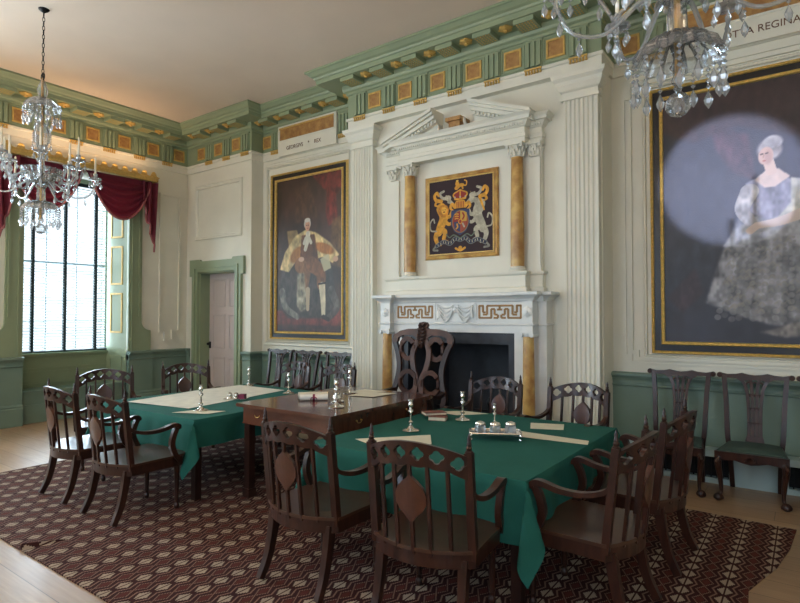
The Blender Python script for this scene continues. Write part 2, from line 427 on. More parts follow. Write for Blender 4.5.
# ornament masters (built facing -Y at the origin, frieze face y=0)
def m_trig():
    bm = B(); box(bm, -0.10, 0.10, -0.012, 0.02, 4.362, 4.655); box(bm, -0.11, 0.11, -0.022, 0.02, 4.635, 4.662)
    for k in (-1, 0, 1): box(bm, k*0.066-0.022, k*0.066+0.022, -0.034, 0.0, 4.362, 4.635)
    return bm
def m_gut():
    bm = B(); box(bm, -0.10, 0.10, -0.040, 0.0, 4.322, 4.338)
    for k in range(6): lathe(bm, [(0.015, 0), (0.009, 0.045)], 6, (-0.085+k*0.034, -0.024, 4.280))
    return bm
def m_mut():
    bm = B(); box(bm, -0.115, 0.115, -0.29, -0.055, 4.748, 4.802)
    return bm
def m_dots():
    bm = B()
    for i in range(6):
        for j in range(5): box(bm, -0.092+i*0.033, -0.078+i*0.033, -0.272+j*0.042, -0.256+j*0.042, 4.743, 4.749)
    return bm
def m_ros():
    bm = B(); mt = Matrix.Translation((0, -0.19, 4.80)) @ Matrix.Rotation(PI, 4, 'X')
    lathe(bm, [(0.075, 0), (0.078, 0.012), (0.05, 0.03)], 16, mtx=mt, wob=(0.14, 6)); lathe(bm, [(0.028, 0.02), (0.026, 0.045), (0.01, 0.055)], 10, mtx=mt)
    return bm
def m_sq(mi=0):
    bm = B(); ring_xz(bm, -0.105, 0.105, 4.405, 4.615, 0.022, 0.0, -0.014, 0); box(bm, -0.084, 0.084, -0.006, 0.01, 4.426, 4.594, 1)
    return bm
def m_panel():
    bm = B(); ring_xz(bm, -0.145, 0.145, 4.365, 4.655, 0.016, 0.0, -0.008); return bm
mesh_of = {}
def orn(name, fn, mats, loc, rz, smooth=False):
    if name not in mesh_of:
        o = obj(name, fn(), mats, ent, smooth); mesh_of[name] = o.data
    else:
        o = bpy.data.objects.new(name, mesh_of[name]); COL.objects.link(o); o.parent = ent
    o.location = loc; o.rotation_euler = (0, 0, rz)
def bay(p, rz, trig=True, sq=None, gap=None, mut=True):
    x, y = p; d = Vector((math.cos(rz), math.sin(rz)))
    if trig: orn('triglyph', m_trig, 'green', (x, y, 0), rz); orn('guttae', m_gut, 'goldp', (x, y, 0), rz)
    if mut: orn('mutule', m_mut, 'green', (x, y, 0), rz); orn('mutule_drops', m_dots, 'goldp', (x, y, 0), rz)
    if sq is not None:
        q_ = (x+d.x*sq, y+d.y*sq, 0)
        orn('frieze_square', m_sq, ['goldp', 'sienna'], q_, rz); orn('frieze_panel', m_panel, 'green', q_, rz)
    if gap is not None: orn('rosette', m_ros, 'goldp', (x+d.x*gap, y+d.y*gap, 0), rz, True)
for k in range(7): bay((CX-0.015-1.509+k*0.503, 5.88), 0, sq=0.2515 if k < 6 else None, gap=0.2515 if k < 6 else None)
for x in (XC0-0.23, XC1+0.23): pass
for k in range(3): bay((-8.585+k*0.492, 6.05), 0, sq=-0.246, gap=-0.246)
orn('frieze_square', m_sq, None, (-9.08, 6.05, 0), 0) if False else None
for X0, s in ((-7.13, 1), (0.25, -1)):
    bay((X0, 6.30), 0, sq=-0.21*s if s > 0 else 0.24, gap=-0.2*s)
    bay((X0+s*1.51, 6.30), 0, sq=0.255 if s > 0 else -0.255, gap=0.25*s)
    for k in (1, 2):
        bay((X0+s*0.503*k, 6.30), 0, trig=False)
    for k in (0.5, 1.5, 2.5): orn('rosette', m_ros, 'goldp', (X0+s*0.503*k, 6.30, 0), 0)
for k in range(6, -7, -1):
    y = 5.632-(6-k)*0.515
    if y < -0.6: break
    bay((-9.27, y), PI/2, sq=-0.2575, gap=-0.2575)
orn('frieze_square', m_sq, None, (-9.27, 5.875, 0), PI/2)
# inscribed tablets over the two portraits
for (xa, xb, nm) in ((-7.03, -5.74, 'GEORGIVS    REX'), (-1.14, 0.15, 'CHARLOTTA REGINA')):
    bm = box(B(), xa, xb, 6.255, 6.34, 4.205, 4.70); ring_xz(bm, xa+0.02, xb-0.02, 4.44, 4.69, 0.02, 6.26, 6.245)
    t = struct(obj('trim_3' if xa < -5 else 'trim_4', bm, 'cream'))
    obj('marbled_strip', box(B(), xa+0.05, xb-0.05, 6.249, 6.26, 4.465, 4.64), 'sienna', t)
    obj('gilt_fillet', box(B(), xa+0.04, xb-0.04, 6.236, 6.258, 4.64, 4.665), 'goldp', t)
    c = (xa+xb)/2
    if xa < -5:
        text_obj('inscription', 'GEORGIVS', 0.088, (-6.64, 6.253, 4.29), (PI/2, 0, 0), 'ink', t, sx=0.92)
        text_obj('inscription', 'REX', 0.088, (-6.13, 6.253, 4.29), (PI/2, 0, 0), 'ink', t, sx=0.92)
        text_obj('inscription', 'III', 0.036, (-6.325, 6.253, 4.325), (PI/2, 0, 0), 'ink', t)
    else: text_obj('inscription', nm, 0.098, (c+0.02, 6.253, 4.29), (PI/2, 0, 0), 'ink', t, sx=0.98)

# pilasters --------------------------------------------------------
def pilaster(idx, x0, x1):
    bm = B(); n = 7; yf = 5.885; yb = 5.99; w = (x1-x0)
    pts = [(x0, yb), (x0, yf), (x0+0.02, yf)]
    fw = (w-0.04)/n
    for k in range(n):
        a = x0+0.02+fw*k+0.007; b_ = x0+0.02+fw*(k+1)-0.007
        for j in range(7):
            t = j/6; pts.append((a+(b_-a)*t, yf+math.sin(PI*t)*0.016))
    pts += [(x1-0.02, yf), (x1, yf), (x1, yb)]
    lo = [bm.verts.new((p[0], p[1], 0.36)) for p in pts]; hi = [bm.verts.new((p[0], p[1], 3.92)) for p in pts]
    for i in range(len(pts)-1): bm.faces.new((lo[i], lo[i+1], hi[i+1], hi[i]))
    bm.faces.new(lo[::-1]); bm.faces.new(hi)
    p = struct(obj('trim_%d' % idx, bm, 'cream'))
    cap = [(x0, 5.99), (x0, 5.885), (x1, 5.885), (x1, 5.99)]
    obj('capital', sweep_plan(B(), cap, [(-0.05, 3.90), (0.02, 3.90), (0.022, 3.925), (0.006, 3.93), (0.006, 3.985), (0.03, 4.0), (0.06, 4.05), (0.065, 4.09), (0.095, 4.12), (0.10, 4.16), (0.0, 4.20), (-0.05, 4.20)], side=1), 'cream', p)
    obj('base', sweep_plan(B(), cap, [(-0.05, 0.0), (0.05, 0.0), (0.05, 0.24), (0.035, 0.26), (0.045, 0.30), (0.02, 0.33), (0.01, 0.37), (-0.05, 0.37)], side=1), 'cream', p)
    return p
# travel order that keeps the room outside the pilaster on the right-hand side is reversed
def pil(idx, x0, x1):
    pilaster(idx, x0, x1)
pil(5, -5.10, -4.735); pil(6, -2.105, -1.735)

# dado, rails and skirtings -----------------------------------------
railp = [(-0.05, 0.845), (0.008, 0.845), (0.022, 0.856), (0.022, 0.866), (0.008, 0.872), (0.008, 0.90), (0.012, 0.90), (0.018, 0.925), (0.03, 0.93), (0.045, 0.955), (0.06, 0.96), (0.06, 0.985), (0.02, 0.995), (-0.05, 0.995)]
skp = [(-0.05, 0), (0.035, 0), (0.035, 0.25), (0.025, 0.265), (0.03, 0.285), (0.01, 0.31), (-0.05, 0.31)]
def dado(idx, path, depth, kind='dado', sk='dado'):
    bm = sweep_plan(B(), path, [(-0.05, 0), (depth, 0), (depth, 0.93), (-0.05, 0.93)])
    t = struct(obj('trim_%d' % idx, bm, kind))
    obj('dado_rail', sweep_plan(B(), path, [(o+depth if o > -0.01 else o, z) for o, z in railp]), kind, t)
    return struct(obj('baseboard_'+('left' if idx < 9 else 'back'), sweep_plan(B(), path, [(o+depth if o > -0.01 else o, z) for o, z in skp]), sk))
dado(7, [(XL, 1.64), (XL, 2.95)], 0.03); dado(8, [(XL, 2.95), (XL, WY0)], 0.06)
dado(14, [(XL, WY1), (XL, 5.40)], 0.06); dado(15, [(XL, 5.40), (XL, YA)], 0.03)
dado(9, [(-9.3, YA), (-9.17, YA)], 0.02)
dado(10, [(-7.66, YA), (XA, YA), (XA, YB), (XC0, YB)], 0.02)
dado(11, [(XC1, YB), (XR, YB)], 0.04)
# a lower, deeper plinth with grilles along the right bay
bm = B(); box(bm, -1.70, -1.50, 6.11, 6.3, 0, 0.27); box(bm, -0.62, -0.16, 6.11, 6.3, 0.0, 0.27); box(bm, -1.70, XR, 6.11, 6.3, 0.25, 0.31); box(bm, -1.70, XR, 6.115, 6.3, 0, 0.05)
box(bm, 0.6, XR, 6.11, 6.3, 0, 0.27)
pl = struct(obj('trim_12', bm, 'skirt'))
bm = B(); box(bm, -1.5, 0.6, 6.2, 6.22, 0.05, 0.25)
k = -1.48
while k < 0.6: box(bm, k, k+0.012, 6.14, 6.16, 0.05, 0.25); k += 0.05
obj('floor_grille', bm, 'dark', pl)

# panel mouldings ---------------------------------------------------
bm = B(); ring_xz(bm, -9.02, -7.71, 2.95, 3.94, 0.07, YA, YA-0.035, prof=MOULD)
struct(obj('trim_13', bm, 'cream'))
bm = B(); ring_xz(bm, -7.42, -5.45, 1.10, 4.14, 0.06, YB, YB-0.03, prof=MOULD); ring_xz(bm, -7.36, -5.50, 1.16, 4.08, 0.03, YB, YB-0.045, prof=MOULD)
struct(obj('trim_16', bm, 'cream'))
bm = B()
def eared(x0, x1, z0, z1, e):      # moulding outline with dropped ears at the foot and head
    return [(x0, z0+e*1.2), (x0+e, z0+e*1.2), (x0+e, z0), (x1, z0), (x1, z1), (x0+e, z1), (x0+e, z1-e*3), (x0, z1-e*3)]
def ring_poly(bm, poly, w, ya, yb):
    n = len(poly); inner = []
    for i in range(n):
        p0, p1, p2 = Vector(poly[i-1]), Vector(poly[i]), Vector(poly[(i+1) % n])
        d0, d1 = (p1-p0).normalized(), (p2-p1).normalized(); n0, n1 = Vector((-d0.y, d0.x)), Vector((-d1.y, d1.x))
        inner.append(tuple(p1+(n0+n1)*w/max(1e-4, 1+n0.dot(n1))))
    plate_xz(bm, poly, ya, yb, [inner[::-1]]); return inner
inn = ring_poly(bm, eared(-1.60, XR-0.8, 1.09, 4.13, 0.06), 0.022, YB, YB-0.02)
inn = ring_poly(bm, eared(-1.54, XR-0.8, 1.13, 4.08, 0.06), 0.03, YB, YB-0.032)
ring_xz(bm, -1.40, 0.62, 1.155, 4.03, 0.035, YB, YB-0.03, prof=MOULD)
struct(obj('trim_17', bm, 'cream'))
# left-wall panel beside the window with a dropped foot
bm = B(); LP = [(5.52, 1.30), (5.62, 1.30), (5.62, 1.14), (5.80, 1.14), (5.80, 1.30), (5.93, 1.30), (5.93, 3.78), (5.52, 3.78)]
n_ = len(LP); inner = []
for i in range(n_):
    p0, p1, p2 = Vector(LP[i-1]), Vector(LP[i]), Vector(LP[(i+1) % n_]); d0, d1 = (p1-p0).normalized(), (p2-p1).normalized()
    a_, b_ = Vector((-d0.y, d0.x)), Vector((-d1.y, d1.x)); inner.append(tuple(p1+(a_+b_)*0.035/(1+a_.dot(b_))))
plate(bm, LP, [inner[::-1]], lambda u, v: (XL, u, v), lambda u, v: (XL+0.03, u, v))
struct(obj('trim_18', bm, 'cream'))
# green architraves round the window, shouldered at the foot
for idx, s in ((19, 1), (20, -1)):
    y = WY1 if s > 0 else WY0
    out = [(y, 0.99), (y+s*0.40, 0.99), (y+s*0.40, 1.34)] + [(y+s*(0.40-0.17*math.sin(t*PI/16)), 1.34+0.17*(1-math.cos(t*PI/16))) for t in range(1, 8)] + [(y+s*0.23, 1.56), (y+s*0.23, 3.9), (y, 3.9)]
    bm = B(); plate(bm, out, [], lambda u, v: (XL, u, v), lambda u, v: (XL+0.04, u, v))
    a0, a1 = sorted((y+s*0.05, y+s*0.07)); box(bm, XL+0.03, XL+0.055, a0, a1, 0.99, 3.9)
    a0, a1 = sorted((y+s*0.17, y+s*0.20)); box(bm, XL+0.03, XL+0.055, a0, a1, 1.58, 3.9)
    struct(obj('trim_%d' % idx, bm, 'green'))

# window ------------------------------------------------------------
GX = -9.80
bm = B()
YW0, YW1 = 3.47, 4.83
box(bm, GX-0.09, GX, WY0, YW0, WZ0, WZ1); box(bm, GX-0.09, GX, YW1, WY1, WZ0, WZ1); box(bm, GX-0.09, GX, WY0, WY1, WZ0, WZ0+0.05); box(bm, GX-0.09, GX, WY0, WY1, 3.78, WZ1)
win = struct(obj('window_1', bm, 'green'))
bm = B()
for y in (3.92, 4.38): box(bm, GX-0.07, GX-0.04, y-0.011, y+0.011, WZ0, WZ1)
for z in (1.5, 1.98, 2.44, 2.92, 3.4): box(bm, GX-0.07, GX-0.04, YW0, YW1, z-(0.025 if abs(z-2.44) < .01 else 0.011), z+(0.025 if abs(z-2.44) < .01 else 0.011))
obj('glazing_bars', bm, 'slat', win)
obj('pane', box(B(), GX-0.058, GX-0.054, YW0, YW1, WZ0+0.05, 3.78), 'glass', win)
# splayed reveal shutters with gilt beading, both sides
for s in (1, -1):
    ya, yb = (WY1, YW1+0.02) if s > 0 else (WY0, YW0-0.02)
    fa = lambda u, v, t: (XL-0.02-u*0.46+0*t, ya+(yb-ya)*u - s*t, v)
    bm = B(); plate(bm, [(0, 0.47), (1, 0.47), (1, WZ1), (0, WZ1)], [], lambda u, v: fa(u, v, 0.0), lambda u, v: fa(u, v, -0.05))
    sh = obj('reveal_shutter', bm, 'green', win)
    bm = B()
    for (z0, z1) in ((1.30, 1.98), (2.12, 2.78), (2.92, 3.7)):
        for (u0, u1, v0, v1) in ((0.2, 0.26, z0, z1), (0.74, 0.8, z0, z1), (0.2, 0.8, z0, z0+0.03), (0.2, 0.8, z1-0.03, z1)):
            plate(bm, [(u0, v0), (u1, v0), (u1, v1), (u0, v1)], [], lambda u, v: fa(u, v, -0.005), lambda u, v: fa(u, v, 0.012))
    obj('gilt_beading', bm, 'goldp', sh)
    bm = B(); plate(bm, [(0.2, 0.56), (0.8, 0.56), (0.8, 0.9), (0.2, 0.9)], [[(0.26, 0.6), (0.26, 0.86), (0.74, 0.86), (0.74, 0.6)]], lambda u, v: fa(u, v, 0), lambda u, v: fa(u, v, 0.012))
    obj('shutter_panel', bm, 'green', sh)
bm = B(); box(bm, GX-0.05, GX+0.06, WY0, WY1, 0.955, 1.0)
obj('window_sill', bm, 'green', win)
bm = B(); box(bm, GX, GX+0.03, WY0, WY1, 0.46, 0.96)
for (z0, z1) in ((0.52, 0.72), (0.76, 0.93)): ring = box(bm, GX+0.03, GX+0.045, WY0+0.1, WY1-0.1, z1-0.015, z1); box(bm, GX+0.03, GX+0.045, WY0+0.1, WY1-0.1, z0, z0+0.015)
obj('back_panel', bm, 'green', win)
bm = B(); box(bm, GX-0.02, XL-0.04, WY0, WY1, 0.0, 0.44); box(bm, GX-0.02, XL-0.01, WY0, WY1, 0.44, 0.475); box(bm, GX, XL-0.02, WY0, WY1, 0, 0.27)
obj('window_seat', bm, 'dado', win)
w2 = dup(win, (0, -3.325, 0), 0); w2.name = 'window_2'
for i, x in enumerate(FW):
    bm = B(); ring_xz(bm, x-0.72, x+0.72, 1.0, 3.8, 0.07, -1.10, -1.02)
    w_ = struct(obj('window_%d' % (3+i), bm, 'cream'))
    bm = B()
    for xx in (x-0.22, x+0.22): box(bm, xx-0.012, xx+0.012, -1.08, -1.05, 1.05, 3.75)
    for zz in (1.5, 1.95, 2.4, 2.85, 3.3): box(bm, x-0.66, x+0.66, -1.08, -1.05, zz-0.012, zz+0.012)
    obj('glazing_bars', bm, 'cream', w_); obj('pane', box(B(), x-0.66, x+0.66, -1.068, -1.064, 1.05, 3.75), 'glass', w_)
# venetian blind ----------------------------------------------------
vb = empty('venetian_blind', (-9.72, 4.15, 1.03)); tag(vb, 'pale slatted venetian blind with dark tapes, lowered over the bright window', 'blind')
bm = B(); z = 0.02
while z < 2.72:
    mt = Matrix.Translation((0, 0, z)) @ Matrix.Rotation(math.radians(24), 4, 'Y'); box(bm, -0.025, 0.025, -0.67, 0.67, -0.0015, 0.0015, mtx=mt); z += 0.044
obj('slats', bm, 'slat', vb)
for y in (-0.47, 0.0, 0.48):
    bm = B(); box(bm, 0.024, 0.027, y-0.018, y+0.018, 0.0, 2.74); box(bm, -0.027, -0.024, y-0.018, y+0.018, 0.0, 2.74); obj('tape', bm, 'tape', vb)
obj('bottom_rail', box(B(), -0.025, 0.025, -0.67, 0.67, -0.012, 0.006), 'tape', vb)
obj('head_rail', box(B(), -0.03, 0.03, -0.67, 0.67, 2.70, 2.75), 'tape', vb)

# gilt pelmet with scalloped cresting --------------------------------
pel = empty('gilt_pelmet', (XL, 4.17, 3.90)); tag(pel, 'gilded pelmet with scalloped cresting above the window', 'pelmet')
bm = B(); box(bm, 0.0, 0.26, -1.16, 1.16, 0.0, 0.012); box(bm, 0.245, 0.27, -1.17, 1.17, -0.01, 0.06); box(bm, 0.235, 0.285, -1.18, 1.18, 0.05, 0.07)
box(bm, 0, 0.27, -1.17, -1.145, -0.01, 0.06); box(bm, 0, 0.27, 1.145, 1.17, -0.01, 0.06)
obj('pelmet_board', bm, 'goldp', pel)
bm = B(); pts = [(-1.17, 0.065)]; n_ = 14
for k in range(n_):
    c_ = -1.17+(k+0.5)*2.34/n_; h_ = 0.08; w_ = 0.052
    pts += [(c_-0.08, 0.075), (c_-w_, 0.085), (c_-w_*0.8, 0.12), (c_-w_*0.4, 0.07+h_), (c_, 0.075+h_), (c_+w_*0.4, 0.07+h_), (c_+w_*0.8, 0.12), (c_+w_, 0.085)]
pts += [(1.17, 0.075), (1.17, 0.06), (-1.17, 0.06)]
plate(bm, pts[1:], [], lambda u, v: (0.255, u, v), lambda u, v: (0.268, u, v))
obj('cresting', bm, 'goldp', pel)

# swagged curtain ----------------------------------------------------
sw = empty('swag_curtain', (XL+0.16, 4.17, 3.90)); tag(sw, 'crimson swagged curtain with fringed tails hanging over the window', 'curtain')
def swag(ya, yb, sag, bow):
    bm = B(); nu, nv = 48, 36; V = []
    for j in range(nv+1):
        v = j/nv; row = []
        for i in range(nu+1):
            u = i/nu; cat = 4*u*(1-u); z = -0.02-(v**0.9)*(0.05+sag*cat**0.85)
            sq_ = 0.06*v*(2*u-1)
            fold = 0.022*math.sin(v*34+1.5*math.sin(u*3))*(0.3+cat)+0.03*cat*v
            row.append(bm.verts.new((bow+fold, ya+(yb-ya)*u - sq_, z)))
        V.append(row)
    for j in range(nv):
        for i in range(nu): bm.faces.new((V[j][i], V[j][i+1], V[j+1][i+1], V[j+1][i]))
    bmesh.ops.solidify(bm, geom=bm.faces[:], thickness=0.006)
    o = obj('swag', bm, 'curtain', sw, True)
    bm = B(); P = []
    for i in range(33):
        u = i/32; cat = 4*u*(1-u); P.append((bow+0.05+0.01*cat, ya+(yb-ya)*u-0.06*(2*u-1), -0.02-(0.05+sag*cat**0.85)))
    tube(bm, P, 0.016, 6); obj('fringe', bm, 'fringe', o)
swag(0.0, 1.12, 0.66, 0.02); swag(-1.12, 0.0, 0.66, 0.02)
def tail(yc, s):
    bm = B(); nu, nv = 40, 24; V = []
    for j in range(nv+1):
        v = j/nv; row = []
        for i in range(nu+1):
            u = i/nu; L_ = 0.45+0.72*(u) + 0.03*math.sin(u*26); wd = 0.30*(1-0.25*v)
            row.append(bm.verts.new((0.06+0.035*math.sin(u*5*PI+v), yc+s*(u-0.5)*wd, -0.02-v*L_)))
        V.append(row)
    for j in range(nv):
        for i in range(nu): bm.faces.new((V[j][i], V[j][i+1], V[j+1][i+1], V[j+1][i]))
    bmesh.ops.solidify(bm, geom=bm.faces[:], thickness=0.006)
    o = obj('tail', bm, 'curtain', sw, True)
    bm = B(); P = [(0.06+0.035*math.sin(i/30*5*PI+1), yc+s*(i/30-0.5)*0.195, -0.02-(0.45+0.72*i/30+0.03*math.sin(i/30*26))) for i in range(31)]
    tube(bm, P, 0.016, 6); obj('fringe', bm, 'fringe', o)
tail(1.05, 1); tail(-1.05, -1)

# door ----------------------------------------------------------------
dr = struct(empty('door_1', (0, 0, 0)))
bm = B(); yf = YA-0.05
out = [(-9.07, 0), (-8.9, 0), (-8.9, DZ), (-7.85, DZ), (-7.85, 0), (-7.69, 0), (-7.69, 2.30), (-7.62, 2.30), (-7.62, 2.60), (-7.9, 2.60), (-7.93, 2.565), (-8.82, 2.565), (-8.85, 2.60), (-9.14, 2.60), (-9.14, 2.30), (-9.07, 2.30)]
plate_xz(bm, out, YA+0.001, yf)
obj('door_frame', bm, 'green', dr)
bm = B(); plate_xz(bm, [(-9.0, 0), (-8.965, 0), (-8.965, DZ+0.065), (-7.785, DZ+0.065), (-7.785, 0), (-7.75, 0), (-7.75, DZ+0.10), (-9.0, DZ+0.10)], yf, yf-0.02)
obj('frame_moulding', bm, 'green', dr)
bm = B(); box(bm, DX0, DX0+0.02, YA, 6.32, 0, DZ); box(bm, DX1-0.02, DX1, YA, 6.32, 0, DZ); box(bm, DX0, DX1, YA, 6.32, DZ-0.02, DZ)
obj('door_reveal', bm, 'green', dr)
bm = B(); box(bm, DX0+0.02, DX1-0.02, 6.28, 6.33, 0.005, DZ-0.02)
leaf = obj('door_leaf', bm, 'door', dr)
bm = B()
for (a, b_) in ((-8.78, -8.42), (-8.32, -7.97)):
    for (z0, z1) in ((0.2, 0.85), (1.0, 1.62), (1.75, 2.25)): ring_xz(bm, a, b_, z0, z1, 0.03, 6.28, 6.265, prof=MOULD)
obj('door_panels', bm, 'door', leaf)
bm = B(); box(bm, DX0+0.03, DX0+0.07, 6.262, 6.28, 1.0, 1.12); lathe(bm, [(0.02, 0), (0.028, 0.03), (0.02, 0.05)], 10, mtx=Matrix.Translation((DX0+0.05, 6.262, 1.08)) @ Matrix.Rotation(PI/2, 4, 'X'))
obj('door_lock', bm, 'iron', leaf)
# ------------------------------------------------------------------ chimneypiece
def wchild(o, p):      # child built in world coordinates under a thing placed elsewhere
    o.parent = p; o.matrix_parent_inverse = Matrix.Identity(4); o.location = -Vector(p.location); return o
fp = empty('fireplace', (CX, 5.75, 0)); tag(fp, 'white marble chimneypiece with yellow marble columns and gilt key-pattern frieze', 'fireplace')
def FP(name, bm, m_, smooth=False, par=None):
    o = obj(name, bm, m_, None, smooth)
    if par is None: return wchild(o, fp)
    o.parent = par; return o
XS0, XS1 = -4.15, -2.62
LB, RB = (-4.42, -4.27), (-2.49, -2.37)
bm = B()
box(bm, -4.50, XS0, 5.80, YC+0.01, 0, 1.40); box(bm, -4.27, XS0, 5.75, YC, 0, 1.40)
FP('jamb', bm, 'marblew')
bm = B(); box(bm, XS1, -2.27, 5.80, YC+0.01, 0, 1.40); box(bm, XS1, -2.50, 5.75, YC, 0, 1.40)
FP('jamb', bm, 'marblew')
bm = B(); box(bm, -4.50, -2.27, 5.80, YC+0.01, 1.40, 1.78); box(bm, -4.27, -2.50, 5.74, 5.82, 1.40, 1.78)
for a, b_ in (LB, RB): box(bm, a, b_, 5.66, 5.82, 1.43, 1.78)
box(bm, -4.50, -2.27, 5.785, 5.83, 1.50, 1.515)
FP('frieze', bm, 'marblew')
pa = [(-4.50, YC), (-4.50, 5.80), (LB[0], 5.80), (LB[0], 5.66), (LB[1], 5.66), (LB[1], 5.74), (RB[0], 5.74), (RB[0], 5.66), (RB[1], 5.66), (RB[1], 5.80), (-2.27, 5.80), (-2.27, YC)]
FP('mantel_shelf', sweep_plan(B(), pa, [(-0.1, 1.755), (0.01, 1.755), (0.02, 1.775), (0.05, 1.80), (0.075, 1.812), (0.085, 1.82), (0.085, 1.848), (0.07, 1.855), (-0.1, 1.855)]), 'marblew')
bm = box(B(), -4.5, -2.28, 5.74, YC, 1.75, 1.853); FP('shelf_core', bm, 'marblew')
FP('architrave_bead', sweep_plan(B(), pa, [(-0.02, 1.485), (0.012, 1.485), (0.018, 1.50), (0.006, 1.515), (-0.02, 1.515)]), 'marblew')
# key pattern panels
def key(x0, x1, z0, z1, y):
    bm = B(); h = z1-z0; t = h*0.15; w = x1-x0
    def hb(a, b_, zz): box(bm, x0+a*w, x0+b_*w, y-0.006, y+0.004, z0+zz*h-t/2, z0+zz*h+t/2)
    def vb_(xx, a, b_): box(bm, x0+xx*w-t/2, x0+xx*w+t/2, y-0.006, y+0.004, z0+a*h, z0+b_*h)
    for s in (0, 1):
        f = (lambda v: v) if s == 0 else (lambda v: 1-v)
        def H(a, b_, zz): a, b_ = sorted((f(a), f(b_))); hb(a, b_, zz)
        vb_(f(0.01), 0.03, 0.97); H(0.0, 0.11, 0.95); vb_(f(0.10), 0.45, 0.97); H(0.10, 0.16, 0.45) ; vb_(f(0.17), 0.45, 0.9) if False else None
        H(0.2, 0.5, 0.95); vb_(f(0.2), 0.28, 0.97); H(0.10, 0.2, 0.28); H(0.0, 0.31, 0.04); vb_(f(0.30), 0.04, 0.7); H(0.30, 0.38, 0.70); vb_(f(0.38), 0.28, 0.70); H(0.38, 0.45, 0.28)
        vb_(f(0.46), 0.04, 0.28) ; H(0.36, 0.46, 0.04)
    hb(0.44, 0.56, 0.66); vb_(0.5, 0.66, 0.95)
    return bm
for a, b_ in ((-4.20, -3.68), (-3.05, -2.53)):
    bm = B(); ring_xz(bm, a-0.045, b_+0.045, 1.53, 1.745, 0.014, 5.74, 5.73)
    pn = FP('key_panel', bm, 'marblew')
    FP('gilt_key', key(a, b_, 1.565, 1.715, 5.738), 'key', par=pn)
# carved centre tablet: draped swags with mask; rosettes on the end blocks
bm = B(); ring_xz(bm, -3.62, -3.10, 1.53, 1.745, 0.012, 5.74, 5.728)
for s in (-1, 1):
    for k in range(4):
        P = [(CX+0.06+s*(0.03+0.20*t/8), 5.73-0.004*k, 1.715-0.035*k*math.sin(PI*t/8)-0.02*k-0.03*math.sin(PI*t/8)) for t in range(9)]
        tube(bm, P, 0.010, 6)
    lathe(bm, [(0.02, 0), (0.02, 0.08), (0.005, 0.10)], 8, mtx=Matrix.Translation((CX+0.06+s*0.225, 5.73, 1.57)))
lathe(bm, [(0.035, 0), (0.03, 0.02), (0.01, 0.03)], 12, mtx=Matrix.Translation((CX+0.06, 5.738, 1.665)) @ Matrix.Rotation(PI/2, 4, 'X'))
FP('carved_tablet', bm, 'marblew', True)
for a, b_ in (LB, RB):
    c = (a+b_)/2; bm = B(); mt = Matrix.Translation((c, 5.662, 1.635)) @ Matrix.Rotation(PI/2, 4, 'X')
    lathe(bm, [(0.055, 0), (0.055, 0.01), (0.035, 0.02)], 16, mtx=mt, wob=(0.1, 8)); lathe(bm, [(0.02, 0.015), (0.015, 0.03)], 10, mtx=mt)
    FP('carved_rosette', bm, 'marblew', True)
for c in (-4.345, -2.435):
    col = FP('yellow_marble_column', lathe(B(), [(0.066, 0.14), (0.066, 0.6), (0.063, 1.0), (0.058, 1.375)], 24, (c, 5.705, 0)), 'siena2', True)
    bm = B(); lathe(bm, [(0.085, 0.09), (0.085, 0.11), (0.07, 0.125), (0.08, 0.14), (0.066, 0.15)], 24, (c, 5.705, 0)); box(bm, c-0.09, c+0.09, 5.62, 5.79, 0, 0.09)
    FP('column_base', bm, 'marblew', True); bm = B()
    box(bm, c-0.075, c+0.075, 5.64, 5.78, 1.405, 1.432); lathe(bm, [(0.06, 1.37), (0.066, 1.385), (0.07, 1.41)], 20, (c, 5.705, 0))
    for s in (-1, 1): lathe(bm, [(0.026, -0.075), (0.026, 0.075)], 14, mtx=Matrix.Translation((c+s*0.062, 5.705, 1.39)) @ Matrix.Rotation(PI/2, 4, 'X')); 
    FP('ionic_capital', bm, 'marblew', True)
bm = B(); box(bm, XS0, FX0, 5.775, YC+0.1, 0, 1.40); box(bm, FX1, XS1, 5.775, YC+0.1, 0, 1.40); box(bm, FX0, FX1, 5.775, YC+0.1, FZ, 1.40)
FP('slate_surround', bm, 'slate')
bm = B(); a = [(FX0, 5.9), (-3.86, 6.42), (-2.93, 6.42), (FX1, 5.9)]
pts = a+[(FX1+0.015, 5.9), (-2.90, 6.46), (-3.89, 6.46), (FX0-0.015, 5.9)]
plate(bm, pts, [], lambda u, v: (u, v, 0.0), lambda u, v: (u, v, FZ+0.01))
box(bm, FX0, FX1, 5.9, 6.5, FZ, FZ+0.02); box(bm, FX0, FX1, 5.9, 6.5, 0.0, 0.05)
FP('firebox', bm, 'soot')
bm = box(B(), -4.55, -2.22, 5.25, 5.80, 0.0, 0.03); FP('hearth_slab', bm, 'slate')
# iron fire grate
gr = empty('fire_grate', (-3.38, 6.05, 0.05)); tag(gr, 'black iron basket grate standing in the dark firebox', 'grate')
bm = B()
for k in range(5): tube(bm, [(-0.36, -0.14, 0.22+k*0.055), (0.36, -0.14, 0.22+k*0.055)], 0.009, 6)
for k in range(13): tube(bm, [(-0.36+k*0.06, -0.14, 0.2), (-0.36+k*0.06, 0.14, 0.2)], 0.007, 6)
obj('basket', bm, 'iron', gr)
for s in (-1, 1):
    bm = B(); lathe(bm, [(0.03, 0), (0.018, 0.04), (0.014, 0.3), (0.022, 0.33), (0.014, 0.36), (0.014, 0.5), (0.03, 0.53), (0.03, 0.56), (0.008, 0.6)], 10, (s*0.40, -0.2, 0)); tube(bm, [(s*0.40, -0.2, 0.2), (s*0.38, 0.12, 0.2), (s*0.38, 0.14, 0.0)], 0.012, 6)
    obj('andiron', bm, 'iron', gr, True)

